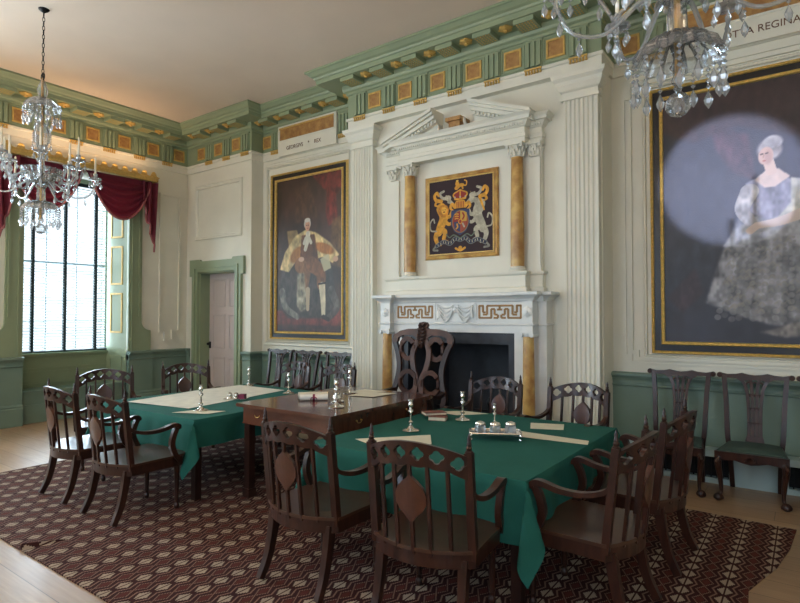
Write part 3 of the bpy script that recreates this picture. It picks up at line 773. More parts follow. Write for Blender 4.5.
# ------------------------------------------------------------------ overmantel
om = empty('overmantel', (CX, 5.9, 1.86)); tag(om, 'cream carved overmantel with broken pediment and marbled columns above the mantel shelf', 'overmantel')
def OM(name, bm, m_, smooth=False, par=None):
    o = obj(name, bm, m_, None, smooth)
    if par is None: return wchild(o, om)
    o.parent = par; return o
OX0, OX1 = -4.50, -2.35
bm = B(); box(bm, OX0+0.012, OX1-0.012, 5.92, YC+0.01, 1.856, 3.6); OM('back_board', bm, 'cream')
pp = [(OX0, YC+0.01), (OX0, 5.90), (-4.21, 5.90), (-4.21, 5.78), (-2.50, 5.78), (-2.50, 5.90), (OX1, 5.90), (OX1, YC+0.01)]
bm = B()
for a_, b_ in ((-4.21, -2.50),): box(bm, a_+0.02, b_-0.02, 5.80, 5.95, 1.86, 2.08)
box(bm, OX0+0.03, OX1-0.03, 5.93, YC, 1.86, 2.08); OM('plinth_core', bm, 'cream')
OM('plinth', sweep_plan(B(), pp, [(-0.05, 1.857), (0.02, 1.857), (0.02, 1.90), (0.0, 1.92), (0.0, 2.04), (0.025, 2.06), (0.03, 2.085), (-0.05, 2.085)]), 'cream')
OM('entablature', sweep_plan(B(), pp, [(-0.05, 3.52), (0.0, 3.52), (0.0, 3.575), (0.012, 3.58), (0.012, 3.62), (-0.005, 3.63), (-0.005, 3.69), (0.02, 3.70), (0.02, 3.705), (0.05, 3.745), (0.055, 3.75), (0.085, 3.75), (0.09, 3.785), (0.12, 3.815), (-0.05, 3.82)]), 'cream')
box_ = box(B(), OX0+0.03, OX1-0.03, 5.91, YC, 3.53, 3.81)
for a_, b_ in ((-4.21, -2.50),): box(box_, a_+0.02, b_-0.02, 5.80, 5.95, 3.525, 3.81)
OM('entablature_core', box_, 'cream')
bm = B(); x = -4.20
for (a, b_, y) in ((-4.50, -4.21, 5.90), (-4.21, -2.50, 5.78), (-2.50, -2.35, 5.90)):
    x = a+0.012; bm = box(B(), a, b_, y-0.012, y, 3.704, 3.742)
    while x < b_-0.012: box(bm, x, x+0.017, y-0.045, y-0.011, 3.706, 3.740); x += 0.031
    OM('dentil_course', bm, 'cream')
for c in (-4.09, -2.62):
    col = OM('marbled_column', lathe(B(), [(0.076, 2.14), (0.076, 2.6), (0.066, 3.37)], 24, (c, 5.845, 0)), 'siena2', True)
    bm = lathe(B(), [(0.10, 2.085), (0.10, 2.10), (0.085, 2.112), (0.09, 2.125), (0.078, 2.145)], 24, (c, 5.845, 0)); OM('column_base', bm, 'cream', True)
def corinth(c, y, w):
    bm = lathe(B(), [(w*0.9, 3.365), (w, 3.38), (w*0.9, 3.40), (w*1.0, 3.45), (w*1.25, 3.50)], 20, (c, y, 0)); box(bm, c-w*1.5, c+w*1.5, y-w*1.5, y+w*1.2, 3.495, 3.522)
    for lv, (z, r) in enumerate(((3.38, 1.0), (3.42, 1.1))):
        for k in range(8):
            a = k*PI/4+lv*PI/8; d = Vector((math.cos(a), math.sin(a)))
            tube(bm, [(c+d.x*w*r, y+d.y*w*r, z), (c+d.x*w*(r+.12), y+d.y*w*(r+.12), z+0.04), (c+d.x*w*(r+.42), y+d.y*w*(r+.42), z+0.062), (c+d.x*w*(r+.40), y+d.y*w*(r+.40), z+0.04)], [0.02, 0.022, 0.014, 0.006], 5)
    for sx in (-1, 1):
        for sy in (-1, 1): lathe(bm, [(0.018, -0.01), (0.018, 0.01)], 8, mtx=Matrix.Translation((c+sx*w*1.2, y+sy*w*1.2, 3.48)) @ Matrix.Rotation(PI/2, 4, 'X'))
    return bm
for c in (-4.09, -2.62): OM('corinthian_capital', corinth(c, 5.845, 0.07), 'cream', True)
for (a, b_) in ((-4.48, -4.30), (-2.50, -2.37)):
    bm = B(); box(bm, a, b_, 5.89, 5.93, 2.085, 3.36); box(bm, a-0.012, b_+0.012, 5.88, 5.93, 2.085, 2.14)
    OM('outer_pilaster', bm, 'cream'); 
    bm = corinth((a+b_)/2, 5.925, 0.062); OM('pilaster_capital', bm, 'cream', True)
# broken pediment
for s in (-1, 1):
    e, t_ = CX+s*1.02, CX+s*0.25
    f = lambda z: z
    bm = B()
    def rk(o0, o1, y0):     # raking moulding strip between heights o0,o1 above the slope
        P = [(e, 3.745+o0), (t_, 4.02+o0), (t_, 4.02+o1), (e, 3.745+o1)]
        if s > 0: P = P[::-1]
        plate_xz(bm, P, YC, y0)
    rk(-0.01, 0.035, 5.75); rk(0.035, 0.065, 5.71); rk(0.065, 0.105, 5.68)
    OM('raking_cornice', bm, 'cream')
    bm = B(); P = [(e+(CX-e)*0.2, 3.80), (t_, 4.01), (t_+s*0.005, 3.95), (t_-s*0.03*0, 3.90), (t_-s*0.02, 3.86), (t_-s*0.05, 3.835), (t_-s*0.09, 3.815)]
    if s > 0: P = P[::-1]
    plate_xz(bm, P, YC, 5.86); OM('tympanum', bm, 'cream')
    bm = B(); n_ = 16
    P = [(e+(t_-e)*0.15, 3.745+0.275*0.15-0.05), (t_, 4.02-0.05), (t_, 4.02-0.008), (e+(t_-e)*0.15, 3.745+0.275*0.15-0.008)]
    if s > 0: P = P[::-1]
    plate_xz(bm, P, YC, 5.80)
    for k in range(3, n_): 
        u = k/n_; x = e+(t_-e)*u; z = 3.745+0.275*u; box(bm, x-0.013, x+0.013, 5.775, 5.81, z-0.045, z-0.012)
    OM('raking_dentils', bm, 'cream')
bm = B(); box(bm, CX-0.055, CX+0.095, 5.78, YC, 3.82, 3.93); box(bm, CX-0.085, CX+0.125, 5.75, YC, 3.93, 3.975); OM('bust_bracket', bm, 'sienna')
bm = B(); tube(bm, bezier([(CX+0.13, 5.83, 3.96), (CX+0.14, 5.83, 3.90), (CX+0.17, 5.83, 3.85), (CX+0.22, 5.83, 3.82)], 5), 0.02, 6); OM('scroll', bm, 'cream', True)

# ------------------------------------------------------------------ painted surfaces
class Art:
    def __init__(s, W_, H_, asp, bgc):
        s.W, s.H = W_, H_; s.asp = asp      # asp = width/height in metres
        s.a = np.ones((H_, W_, 3))*np.array(bgc, float)
        u, v = np.meshgrid((np.arange(W_)+0.5)/W_, (np.arange(H_)+0.5)/H_); s.u, s.v = u, v; s.U = u*asp
        s.rng = np.random.RandomState(3)
    def noise(s, n, amp):
        g_ = s.rng.rand(n+2, n+2); x = s.u*n; y = np.clip(s.v, 0, 0.999)*n; ix, iy = x.astype(int), y.astype(int); fx, fy = x-ix, y-iy
        fx = fx*fx*(3-2*fx); fy = fy*fy*(3-2*fy)
        return amp*2*((g_[iy, ix]*(1-fx)+g_[iy, ix+1]*fx)*(1-fy)+(g_[iy+1, ix]*(1-fx)+g_[iy+1, ix+1]*fx)*fy-0.5)
    def lay(s, m_, c, k=1.0, tex=0.0):
        c = np.array(c, float); t = (1+s.noise(24, tex)+s.noise(60, tex*0.6)) if tex else 1
        m_ = (np.clip(m_, 0, 1)*k)[..., None]
        s.a = s.a*(1-m_)+m_*(c*(t[..., None] if tex else 1))
    def ell(s, cx, cy, rx, ry, c, rot=0, soft=0.15, k=1, tex=0.0):
        dx, dy = (s.u-cx)*s.asp, s.v-cy; cr, sr = math.cos(rot), math.sin(rot)
        X_, Y_ = dx*cr+dy*sr, -dx*sr+dy*cr; d = np.sqrt((X_/rx)**2+(Y_/ry)**2); s.lay((1-d)/soft+0.5, c, k, tex)
    def poly(s, pts, c, k=1, soft=0, tex=0.0):
        m_ = np.zeros_like(s.u, bool); n = len(pts)
        for i in range(n):
            x1, y1 = pts[i]; x2, y2 = pts[i-1]
            if y1 == y2: continue
            m_ ^= ((y1 > s.v) != (y2 > s.v)) & (s.u < (x2-x1)*(s.v-y1)/(y2-y1)+x1)
        m_ = m_.astype(float)
        for _ in range(soft):
            m_ = (m_+np.roll(m_, 1, 0)+np.roll(m_, -1, 0)+np.roll(m_, 1, 1)+np.roll(m_, -1, 1))/5
        s.lay(m_, c, k, tex)
    def stroke(s, pts, r, c, k=1, tex=0.0):
        P = bezier([(p[0], p[1], 0) for p in pts], 8); n = len(P); m_ = np.zeros_like(s.u); px = 0.7/s.H
        for i, p in enumerate(P):
            rr = r if not isinstance(r, (list, tuple)) else r[0]+(r[1]-r[0])*i/(n-1)
            d = np.sqrt(((s.u-p.x)*s.asp)**2+(s.v-p.y)**2); m_ = np.maximum(m_, np.clip((rr-d)/px+0.5, 0, 1))
        s.lay(m_, c, k, tex)
    def build(s, name, x0, x1, z0, z1, y, mat_, parent):
        W_, H_ = s.W, s.H; X_ = np.linspace(x0, x1, W_); Z_ = np.linspace(z0, z1, H_)
        XX, ZZ = np.meshgrid(X_, Z_); V = np.stack([XX, np.full_like(XX, y), ZZ], -1).reshape(-1, 3)
        i = (np.arange(H_-1)[:, None]*W_+np.arange(W_-1)[None]).ravel()
        F = np.stack([i, i+1, i+W_+1, i+W_], -1); n = len(V)
        V = np.concatenate([V, [[x0, y+0.02, z0], [x1, y+0.02, z0], [x1, y+0.02, z1], [x0, y+0.02, z1]]])
        Fs = F.tolist()+[[n, n+3, n+2, n+1]]+[[0, W_-1, n+1, n], [n+2, W_*H_-1, W_*(H_-1), n+3]]
        me = bpy.data.meshes.new(name); me.from_pydata(V.tolist(), [], Fs); me.update()
        c = np.clip(s.a, 0, 255)/255; c = np.where(c <= 0.04045, c/12.92, ((c+0.055)/1.055)**2.4).reshape(-1, 3)
        c = np.concatenate([c, np.full((4, 3), 0.05)]); c = np.concatenate([c, np.ones((len(c), 1))], 1)
        at = me.color_attributes.new('paint', 'FLOAT_COLOR', 'POINT'); at.data.foreach_set('color', c.ravel().astype(np.float32))
        me.materials.append(M[mat_]); o = bpy.data.objects.new(name, me); COL.objects.link(o)
        o.parent = parent; o.location = -Vector(parent.location); return o
def picture(name, label, x0, x1, z0, z1, art, canvas_mat='oil'):
    p = empty(name, ((x0+x1)/2, 6.32, z0)); tag(p, label, 'painting', 'full-length portraits flanking the chimney breast')
    def C(nm, bm, m_): return wchild(obj(nm, bm, m_), p)
    bm = B(); ring_xz(bm, x0, x1, z0, z1, 0.035, 6.33, 6.255, prof=MOULD); C('outer_gilt_moulding', bm, 'gold')
    bm = B(); ring_xz(bm, x0+0.03, x1-0.03, z0+0.03, z1-0.03, 0.065, 6.33, 6.285); C('black_frame', bm, 'black')
    bm = B(); ring_xz(bm, x0+0.09, x1-0.09, z0+0.09, z1-0.09, 0.042, 6.33, 6.265, prof=MOULD); C('inner_gilt_moulding', bm, 'gold')
    art.build('canvas', x0+0.12, x1-0.12, z0+0.12, z1-0.12, 6.295, canvas_mat, p)
    return p
# generic enthroned man in pale robes
A = Art(190, 330, 0.6, (58, 40, 34)); A.a *= (1+A.noise(5, 0.35)+A.noise(18, 0.15))[..., None]
A.poly([(0.55, 1.0), (0.98, 1.0), (1.0, 0.9), (0.9, 0.84), (0.72, 0.9)], (98, 34, 30), 1, 8, 0.3)
A.poly([(0.78, 0.92), (0.9, 0.84), (0.93, 0.70), (0.80, 0.66), (0.76, 0.74)], (116, 38, 32), 0.9, 8, 0.3)
A.poly([(0.30, 0.92), (0.5, 0.97), (0.66, 0.72), (0.3, 0.7)], (88, 62, 44), 0.5, 14, 0.3)
A.poly([(0.85, 0.7), (1, 0.72), (1, 0.4), (0.82, 0.42)], (112, 80, 46), 0.7, 10, 0.3)
A.poly([(0.17, 0.66), (0.33, 0.66), (0.40, 0.55), (0.24, 0.45)], (150, 124, 80), 0.9, 2, 0.2)
A.poly([(0.0, 0.14), (1, 0.16), (1, 0.0), (0, 0.0)], (104, 44, 38), 0.9, 6, 0.3)
A.poly([(0.02, 0.0), (1, 0.0), (1, 0.045), (0.02, 0.05)], (56, 34, 30), 0.9, 4, 0.3)
A.poly([(0.24, 0.47), (0.82, 0.48), (0.92, 0.2), (0.80, 0.09), (0.2, 0.09), (0.06, 0.16), (0.08, 0.40)], (58, 50, 46), 1, 5, 0.3)
A.stroke([(0.10, 0.26), (0.16, 0.16), (0.34, 0.10)], [0.03, 0.02], (104, 98, 88), 0.9, 0.35)
A.stroke([(0.84, 0.26), (0.92, 0.16), (0.80, 0.09)], [0.03, 0.02], (84, 78, 70), 0.9, 0.35)
A.poly([(0.30, 0.62), (0.46, 0.655), (0.62, 0.63), (0.82, 0.56), (0.95, 0.48), (0.86, 0.43), (0.72, 0.47), (0.5, 0.46), (0.34, 0.47), (0.20, 0.39), (0.06, 0.41), (0.14, 0.52)], (196, 172, 120), 1, 2, 0.22)
A.ell(0.34, 0.50, 0.075, 0.045, (150, 100, 50), 0.5, 0.3, 1, 0.2); A.ell(0.74, 0.525, 0.09, 0.032, (150, 96, 46), -0.3, 0.3, 1, 0.2)
A.poly([(0.40, 0.62), (0.60, 0.62), (0.66, 0.45), (0.50, 0.38), (0.38, 0.45)], (92, 58, 36), 1, 2, 0.2)
A.stroke([(0.5, 0.625), (0.49, 0.58), (0.46, 0.53)], [0.020, 0.014], (196, 190, 172), 1, 0.1); A.stroke([(0.465, 0.60), (0.44, 0.57)], 0.012, (190, 184, 166)); A.stroke([(0.515, 0.60), (0.545, 0.57)], 0.012, (190, 184, 166))
A.stroke([(0.38, 0.43), (0.46, 0.39), (0.44, 0.30)], [0.05, 0.042], (122, 84, 54), 1, 0.2); A.stroke([(0.56, 0.43), (0.68, 0.38), (0.70, 0.30)], [0.05, 0.036], (116, 76, 48), 1, 0.2)
A.poly([(0.34, 0.38), (0.44, 0.38), (0.50, 0.16), (0.40, 0.13), (0.33, 0.17)], (146, 138, 116), 0.9, 6, 0.35)
A.stroke([(0.71, 0.29), (0.725, 0.2), (0.73, 0.12)], [0.027, 0.017], (196, 182, 152), 1, 0.1); A.stroke([(0.73, 0.10), (0.80, 0.085)], 0.014, (40, 28, 24))
A.stroke([(0.5, 0.27), (0.50, 0.15)], [0.020, 0.014], (170, 150, 122)); A.stroke([(0.66, 0.305), (0.76, 0.31)], 0.006, (30, 20, 18))
A.ell(0.40, 0.468, 0.026, 0.016, (196, 158, 128)); A.ell(0.90, 0.455, 0.022, 0.018, (190, 150, 120)); A.poly([(0.68, 0.46), (0.80, 0.49), (0.84, 0.40), (0.74, 0.38)], (188, 176, 140), 0.9, 1)
A.ell(0.49, 0.692, 0.031, 0.034, (186, 176, 164)); A.ell(0.492, 0.678, 0.0215, 0.034, (200, 150, 122)); A.ell(0.49, 0.715, 0.026, 0.014, (200, 192, 182)); A.ell(0.503, 0.674, 0.010, 0.026, (178, 126, 102), 0, 0.6, 0.6)
A.stroke([(0.475, 0.682), (0.482, 0.682)], 0.0028, (70, 44, 36)); A.stroke([(0.50, 0.682), (0.507, 0.682)], 0.0028, (70, 44, 36)); A.stroke([(0.484, 0.662), (0.498, 0.662)], 0.0025, (150, 80, 66))
picture('framed_portrait', 'tall gilt-framed portrait of a seated man in cream robes, between door bay and pilaster', -7.22, -5.52, 1.21, 3.93, A)
# generic seated lady in a pale gown, window-glare haze tinted into ground and gown
A = Art(220, 360, 0.6, (46, 46, 58)); A.a *= (1+A.noise(4, 0.3)+A.noise(20, 0.12))[..., None]
A.poly([(0, 1), (1, 1), (1, 0.72), (0.45, 0.84), (0.2, 0.8), (0, 0.86)], (54, 34, 34), 0.8, 20, 0.2)
A.poly([(0.3, 0.86), (0.52, 0.8), (0.56, 0.62), (0.42, 0.66), (0.33, 0.76)], (84, 46, 52), 0.6, 14, 0.3)
A.poly([(0.0, 0.36), (0.32, 0.42), (0.3, 0.16), (0, 0.1)], (44, 46, 58), 0.6, 12, 0.2)
A.poly([(0.02, 0.18), (0.2, 0.30), (0.25, 0.2), (0.12, 0.12)], (62, 40, 46), 0.6, 8, 0.3); A.v = A.v/0.935
A.poly([(0.46, 0.52), (0.62, 0.56), (0.86, 0.5), (0.98, 0.36), (1, 0.12), (0.86, 0.06), (0.62, 0.08), (0.44, 0.12), (0.26, 0.17), (0.30, 0.26), (0.36, 0.38)], (116, 114, 118), 1, 5, 0.35)
for k in range(16):
    x = 0.33+0.04*k; A.stroke([(0.5+0.022*k, 0.5-0.004*k), (0.42+0.032*k, 0.32), (x, 0.11+0.01*math.sin(k*2))], [0.004, 0.012], ((112, 108, 106) if k % 2 else (136, 132, 130)), 0.5, 0.2)
for k in range(90):
    x, y = 0.36+0.55*random.random(), 0.12+0.3*random.random(); A.stroke([(x, y), (x+0.02, y+0.012), (x+0.035, y)], 0.003, (140, 130, 112), 0.35)
A.poly([(0.44, 0.47), (0.58, 0.53), (0.78, 0.50), (0.80, 0.44), (0.6, 0.42), (0.46, 0.40), (0.36, 0.40)], (168, 166, 168), 0.8, 4, 0.2)
A.poly([(0.50, 0.655), (0.58, 0.68), (0.70, 0.68), (0.76, 0.64), (0.74, 0.52), (0.60, 0.50), (0.52, 0.54)], (128, 124, 134), 1, 2, 0.2)
A.poly([(0.74, 0.66), (0.86, 0.64), (0.92, 0.54), (0.84, 0.49), (0.66, 0.50), (0.74, 0.56)], (178, 172, 158), 1, 2, 0.2)
A.stroke([(0.52, 0.62), (0.48, 0.55), (0.53, 0.49)], [0.032, 0.02], (160, 152, 146), 1, 0.2)
A.stroke([(0.82, 0.52), (0.68, 0.49), (0.56, 0.48)], [0.022, 0.013], (196, 174, 160), 1); A.stroke([(0.56, 0.48), (0.52, 0.46)], 0.014, (196, 170, 154))
A.poly([(0.55, 0.665), (0.61, 0.70), (0.68, 0.70), (0.74, 0.665), (0.66, 0.63), (0.60, 0.63)], (204, 178, 162), 1, 1, 0.05)
A.stroke([(0.625, 0.735), (0.64, 0.695)], 0.018, (204, 174, 156))
A.ell(0.632, 0.78, 0.040, 0.042, (146, 136, 132), 0, 0.3, 1, 0.2); A.ell(0.65, 0.81, 0.032, 0.026, (158, 150, 146), 0, 0.3, 1, 0.2); A.ell(0.612, 0.757, 0.0245, 0.036, (196, 160, 142), -0.1); A.ell(0.626, 0.752, 0.012, 0.03, (170, 132, 118), 0, 0.7, 0.6)
A.stroke([(0.585, 0.765), (0.595, 0.766)], 0.0028, (70, 50, 44)); A.stroke([(0.612, 0.767), (0.622, 0.768)], 0.0028, (70, 50, 44)); A.stroke([(0.598, 0.738), (0.608, 0.738)], 0.0026, (160, 80, 74)); A.stroke([(0.601, 0.762), (0.598, 0.75)], 0.0018, (170, 130, 112))
A.poly([(0.88, 0.5), (1, 0.54), (1, 0.4), (0.9, 0.4)], (90, 50, 44), 0.8, 3, 0.3)
A.poly([(0.56, 0.05), (0.95, 0.13), (1, 0.05), (0.7, 0.03)], (120, 112, 104), 0.7, 4, 0.4)
picture('framed_portrait', 'huge gilt-framed portrait of a seated lady in a pale gown, in a bluish light', -1.32, 0.39, 1.205, 3.96, A)
# royal arms
A = Art(230, 240, 0.97, (44, 24, 28)); GD, SV, RD, BL = (206, 146, 48), (168, 160, 140), (140, 44, 36), (52, 60, 92)
def S_(p, r, c, k=1, mir=False): A.stroke([((1-x if mir else x), y) for x, y in p], r, c, k, 0.12)
for mir, c in ((False, GD), (True, SV)):
    S_([(0.20, 0.62), (0.24, 0.50), (0.18, 0.36), (0.16, 0.30)], [0.075, 0.05], c, 1, mir)            # trunk
    S_([(0.24, 0.52), (0.33, 0.50), (0.36, 0.56)], [0.032, 0.016], c, 1, mir); S_([(0.24, 0.46), (0.32, 0.40), (0.37, 0.42)], [0.030, 0.015], c, 1, mir)
    S_([(0.17, 0.34), (0.26, 0.30), (0.24, 0.20), (0.30, 0.17)], [0.045, 0.015], c, 1, mir); S_([(0.15, 0.32), (0.11, 0.24), (0.14, 0.15), (0.19, 0.13)], [0.045, 0.015], c, 1, mir)
    S_([(0.12, 0.32), (0.03, 0.34), (0.02, 0.44), (0.07, 0.49), (0.09, 0.44)], 0.011, SV, 1, mir)
A.ell(0.235, 0.585, 0.085, 0.085, (188, 122, 36), 0, 0.2, 1, 0.2); A.ell(0.245, 0.59, 0.042, 0.048, (222, 168, 66)); A.ell(0.228, 0.60, 0.007, 0.007, (50, 20, 14)); A.ell(0.262, 0.60, 0.007, 0.007, (50, 20, 14)); S_([(0.235, 0.57), (0.255, 0.57)], 0.007, (90, 30, 20))
S_([(0.80, 0.56), (0.76, 0.66), (0.70, 0.69)], [0.055, 0.03], SV); S_([(0.70, 0.69), (0.655, 0.655)], [0.032, 0.018], SV); S_([(0.70, 0.71), (0.66, 0.80)], [0.008, 0.003], (214, 190, 120)); S_([(0.80, 0.70), (0.84, 0.60), (0.86, 0.54)], [0.02, 0.01], GD)
for mir in (False, True):        # mantling leaves
    S_([(0.38, 0.66), (0.30, 0.74), (0.22, 0.76), (0.18, 0.82), (0.24, 0.85)], [0.026, 0.016], SV, 1, mir); S_([(0.32, 0.70), (0.34, 0.76), (0.28, 0.78)], [0.022, 0.012], SV, 1, mir)
    S_([(0.20, 0.72), (0.12, 0.74), (0.09, 0.80), (0.13, 0.84), (0.16, 0.80)], [0.026, 0.018], GD, 1, mir); S_([(0.14, 0.74), (0.10, 0.68), (0.14, 0.66)], [0.02, 0.01], GD, 1, mir)
    S_([(0.42, 0.62), (0.37, 0.66), (0.35, 0.61), (0.39, 0.57)], [0.026, 0.014], GD, 1, mir)
A.poly([(0.36, 0.58), (0.64, 0.58), (0.65, 0.40), (0.59, 0.29), (0.5, 0.24), (0.41, 0.29), (0.35, 0.40)], BL)
A.ell(0.5, 0.42, 0.125, 0.15, (140, 110, 70), 0, 0.06); A.ell(0.5, 0.42, 0.112, 0.137, RD, 0, 0.06)
A.poly([(0.5, 0.42), (0.60, 0.42), (0.60, 0.53), (0.56, 0.555), (0.5, 0.56)], (190, 146, 60)); A.poly([(0.5, 0.42), (0.40, 0.42), (0.41, 0.33), (0.5, 0.28)], BL); A.poly([(0.5, 0.42), (0.60, 0.42), (0.59, 0.33), (0.5, 0.28)], (150, 70, 50))
for (x, y) in ((0.445, 0.52), (0.445, 0.49), (0.445, 0.46)): S_([(x-0.025, y), (x, y+0.006), (x+0.025, y)], 0.008, GD)
S_([(0.54, 0.45), (0.56, 0.49), (0.54, 0.53)], 0.011, RD); S_([(0.45, 0.39), (0.46, 0.35), (0.44, 0.33)], 0.010, GD); S_([(0.54, 0.39), (0.56, 0.35)], 0.012, SV); A.ell(0.5, 0.42, 0.03, 0.035, GD, 0, 0.1); A.ell(0.5, 0.42, 0.02, 0.024, RD, 0, 0.1)
A.poly([(0.43, 0.60), (0.57, 0.60), (0.59, 0.66), (0.56, 0.70), (0.44, 0.70), (0.41, 0.66)], GD)
for k in range(5): S_([(0.45+k*0.025, 0.61), (0.45+k*0.025, 0.68)], 0.006, RD)
A.poly([(0.42, 0.72), (0.58, 0.72), (0.60, 0.80), (0.5, 0.85), (0.40, 0.80)], RD); S_([(0.42, 0.725), (0.5, 0.715), (0.58, 0.725)], 0.014, GD)
for p in ([(0.42, 0.73), (0.395, 0.79), (0.5, 0.84)], [(0.58, 0.73), (0.605, 0.79), (0.5, 0.84)], [(0.5, 0.73), (0.5, 0.84)]): S_(p, 0.010, GD)
for x in (0.42, 0.5, 0.58): A.ell(x, 0.745, 0.012, 0.014, SV)
S_([(0.44, 0.87), (0.5, 0.90), (0.54, 0.90)], [0.026, 0.022], GD); A.ell(0.455, 0.925, 0.03, 0.032, GD); S_([(0.54, 0.90), (0.59, 0.89), (0.60, 0.94), (0.57, 0.96)], 0.008, GD); S_([(0.46, 0.88), (0.45, 0.855)], 0.012, GD); S_([(0.53, 0.89), (0.54, 0.855)], 0.012, GD); A.ell(0.455, 0.963, 0.02, 0.012, (226, 180, 80))
S_([(0.12, 0.12), (0.24, 0.17), (0.34, 0.14), (0.42, 0.20), (0.5, 0.18), (0.58, 0.20), (0.66, 0.14), (0.76, 0.17), (0.88, 0.12)], 0.028, (110, 112, 108)); S_([(0.12, 0.12), (0.24, 0.17), (0.34, 0.14), (0.42, 0.20), (0.5, 0.18), (0.58, 0.20), (0.66, 0.14), (0.76, 0.17), (0.88, 0.12)], 0.019, (44, 48, 66))
for k in range(18):
    x = 0.15+k*0.041; z = np.interp(x, (0.12, 0.24, 0.34, 0.42, 0.5, 0.58, 0.66, 0.76, 0.88), (0.12, 0.17, 0.14, 0.20, 0.18, 0.20, 0.14, 0.17, 0.12)); S_([(x, z-0.011), (x+0.006*((k % 3)-1), z+0.011)], 0.0042, (196, 184, 150)); 
S_([(0.10, 0.11), (0.07, 0.07), (0.14, 0.06)], 0.014, (120, 116, 104)); S_([(0.90, 0.11), (0.93, 0.07), (0.86, 0.06)], 0.014, (120, 116, 104))
S_([(0.43, 0.07), (0.5, 0.04), (0.57, 0.07)], 0.015, GD); A.ell(0.5, 0.075, 0.028, 0.024, GD)
for mir in (False, True): S_([(0.5, 0.20), (0.40, 0.25), (0.33, 0.22), (0.28, 0.27)], 0.008, (96, 108, 90), 1, mir)
ca = empty('coat_of_arms_painting', (-3.385, 5.92, 2.29)); tag(ca, 'square painted royal coat of arms on a dark ground, in the overmantel', 'painting')
bm = B(); ring_xz(bm, -3.89, -2.88, 2.29, 3.325, 0.055, 5.92, 5.885, prof=MOULD); wchild(obj('marbled_frame', bm, 'siena2'), ca)
bm = B(); ring_xz(bm, -3.838, -2.932, 2.342, 3.273, 0.014, 5.915, 5.888); wchild(obj('gilt_slip', bm, 'goldp'), ca)
A.build('canvas', -3.83, -2.94, 2.35, 3.265, 5.898, 'armsoil', ca)
# ------------------------------------------------------------------ carpet
RUG = [(-6.63, 1.60), (-3.9, 1.60), (-1.6, 1.60), (-0.40, 1.62), (-0.36, 2.3), (-0.30, 3.0), (-0.28, 3.55), (-0.30, 3.85), (-0.18, 4.3), (-0.12, 4.7), (-0.09, 5.13), (-0.78, 5.15), (-3.0, 5.15), (-6.63, 5.15)]
bm = B(); plate(bm, RUG, [], lambda u, v: (u, v, 0.001), lambda u, v: (u, v, 0.010), extra=[(-6.5+0.25*i, 1.7+0.25*j) for i in range(25) for j in range(14)])
rug = tag(obj('patterned_carpet', bm, 'rug'), 'large maroon and cream lozenge-patterned carpet under the tables', 'carpet')
RZ = 0.011
bm = B(); F0, F1 = Vector((-4.36, 1.603, 0.009)), Vector((-4.27, 1.90, 0.009)); W_ = Vector((0.06, -0.02, 0))
v = [bm.verts.new(p) for p in (F0-W_*0.6, F0+W_*0.6, F0+Vector((0, 0, 0.035)), F1)]
for f in ((0, 2, 3), (1, 3, 2), (0, 1, 2), (0, 3, 1)): bm.faces.new([v[i] for i in f])
obj('puckered_fold', bm, 'rug', rug)
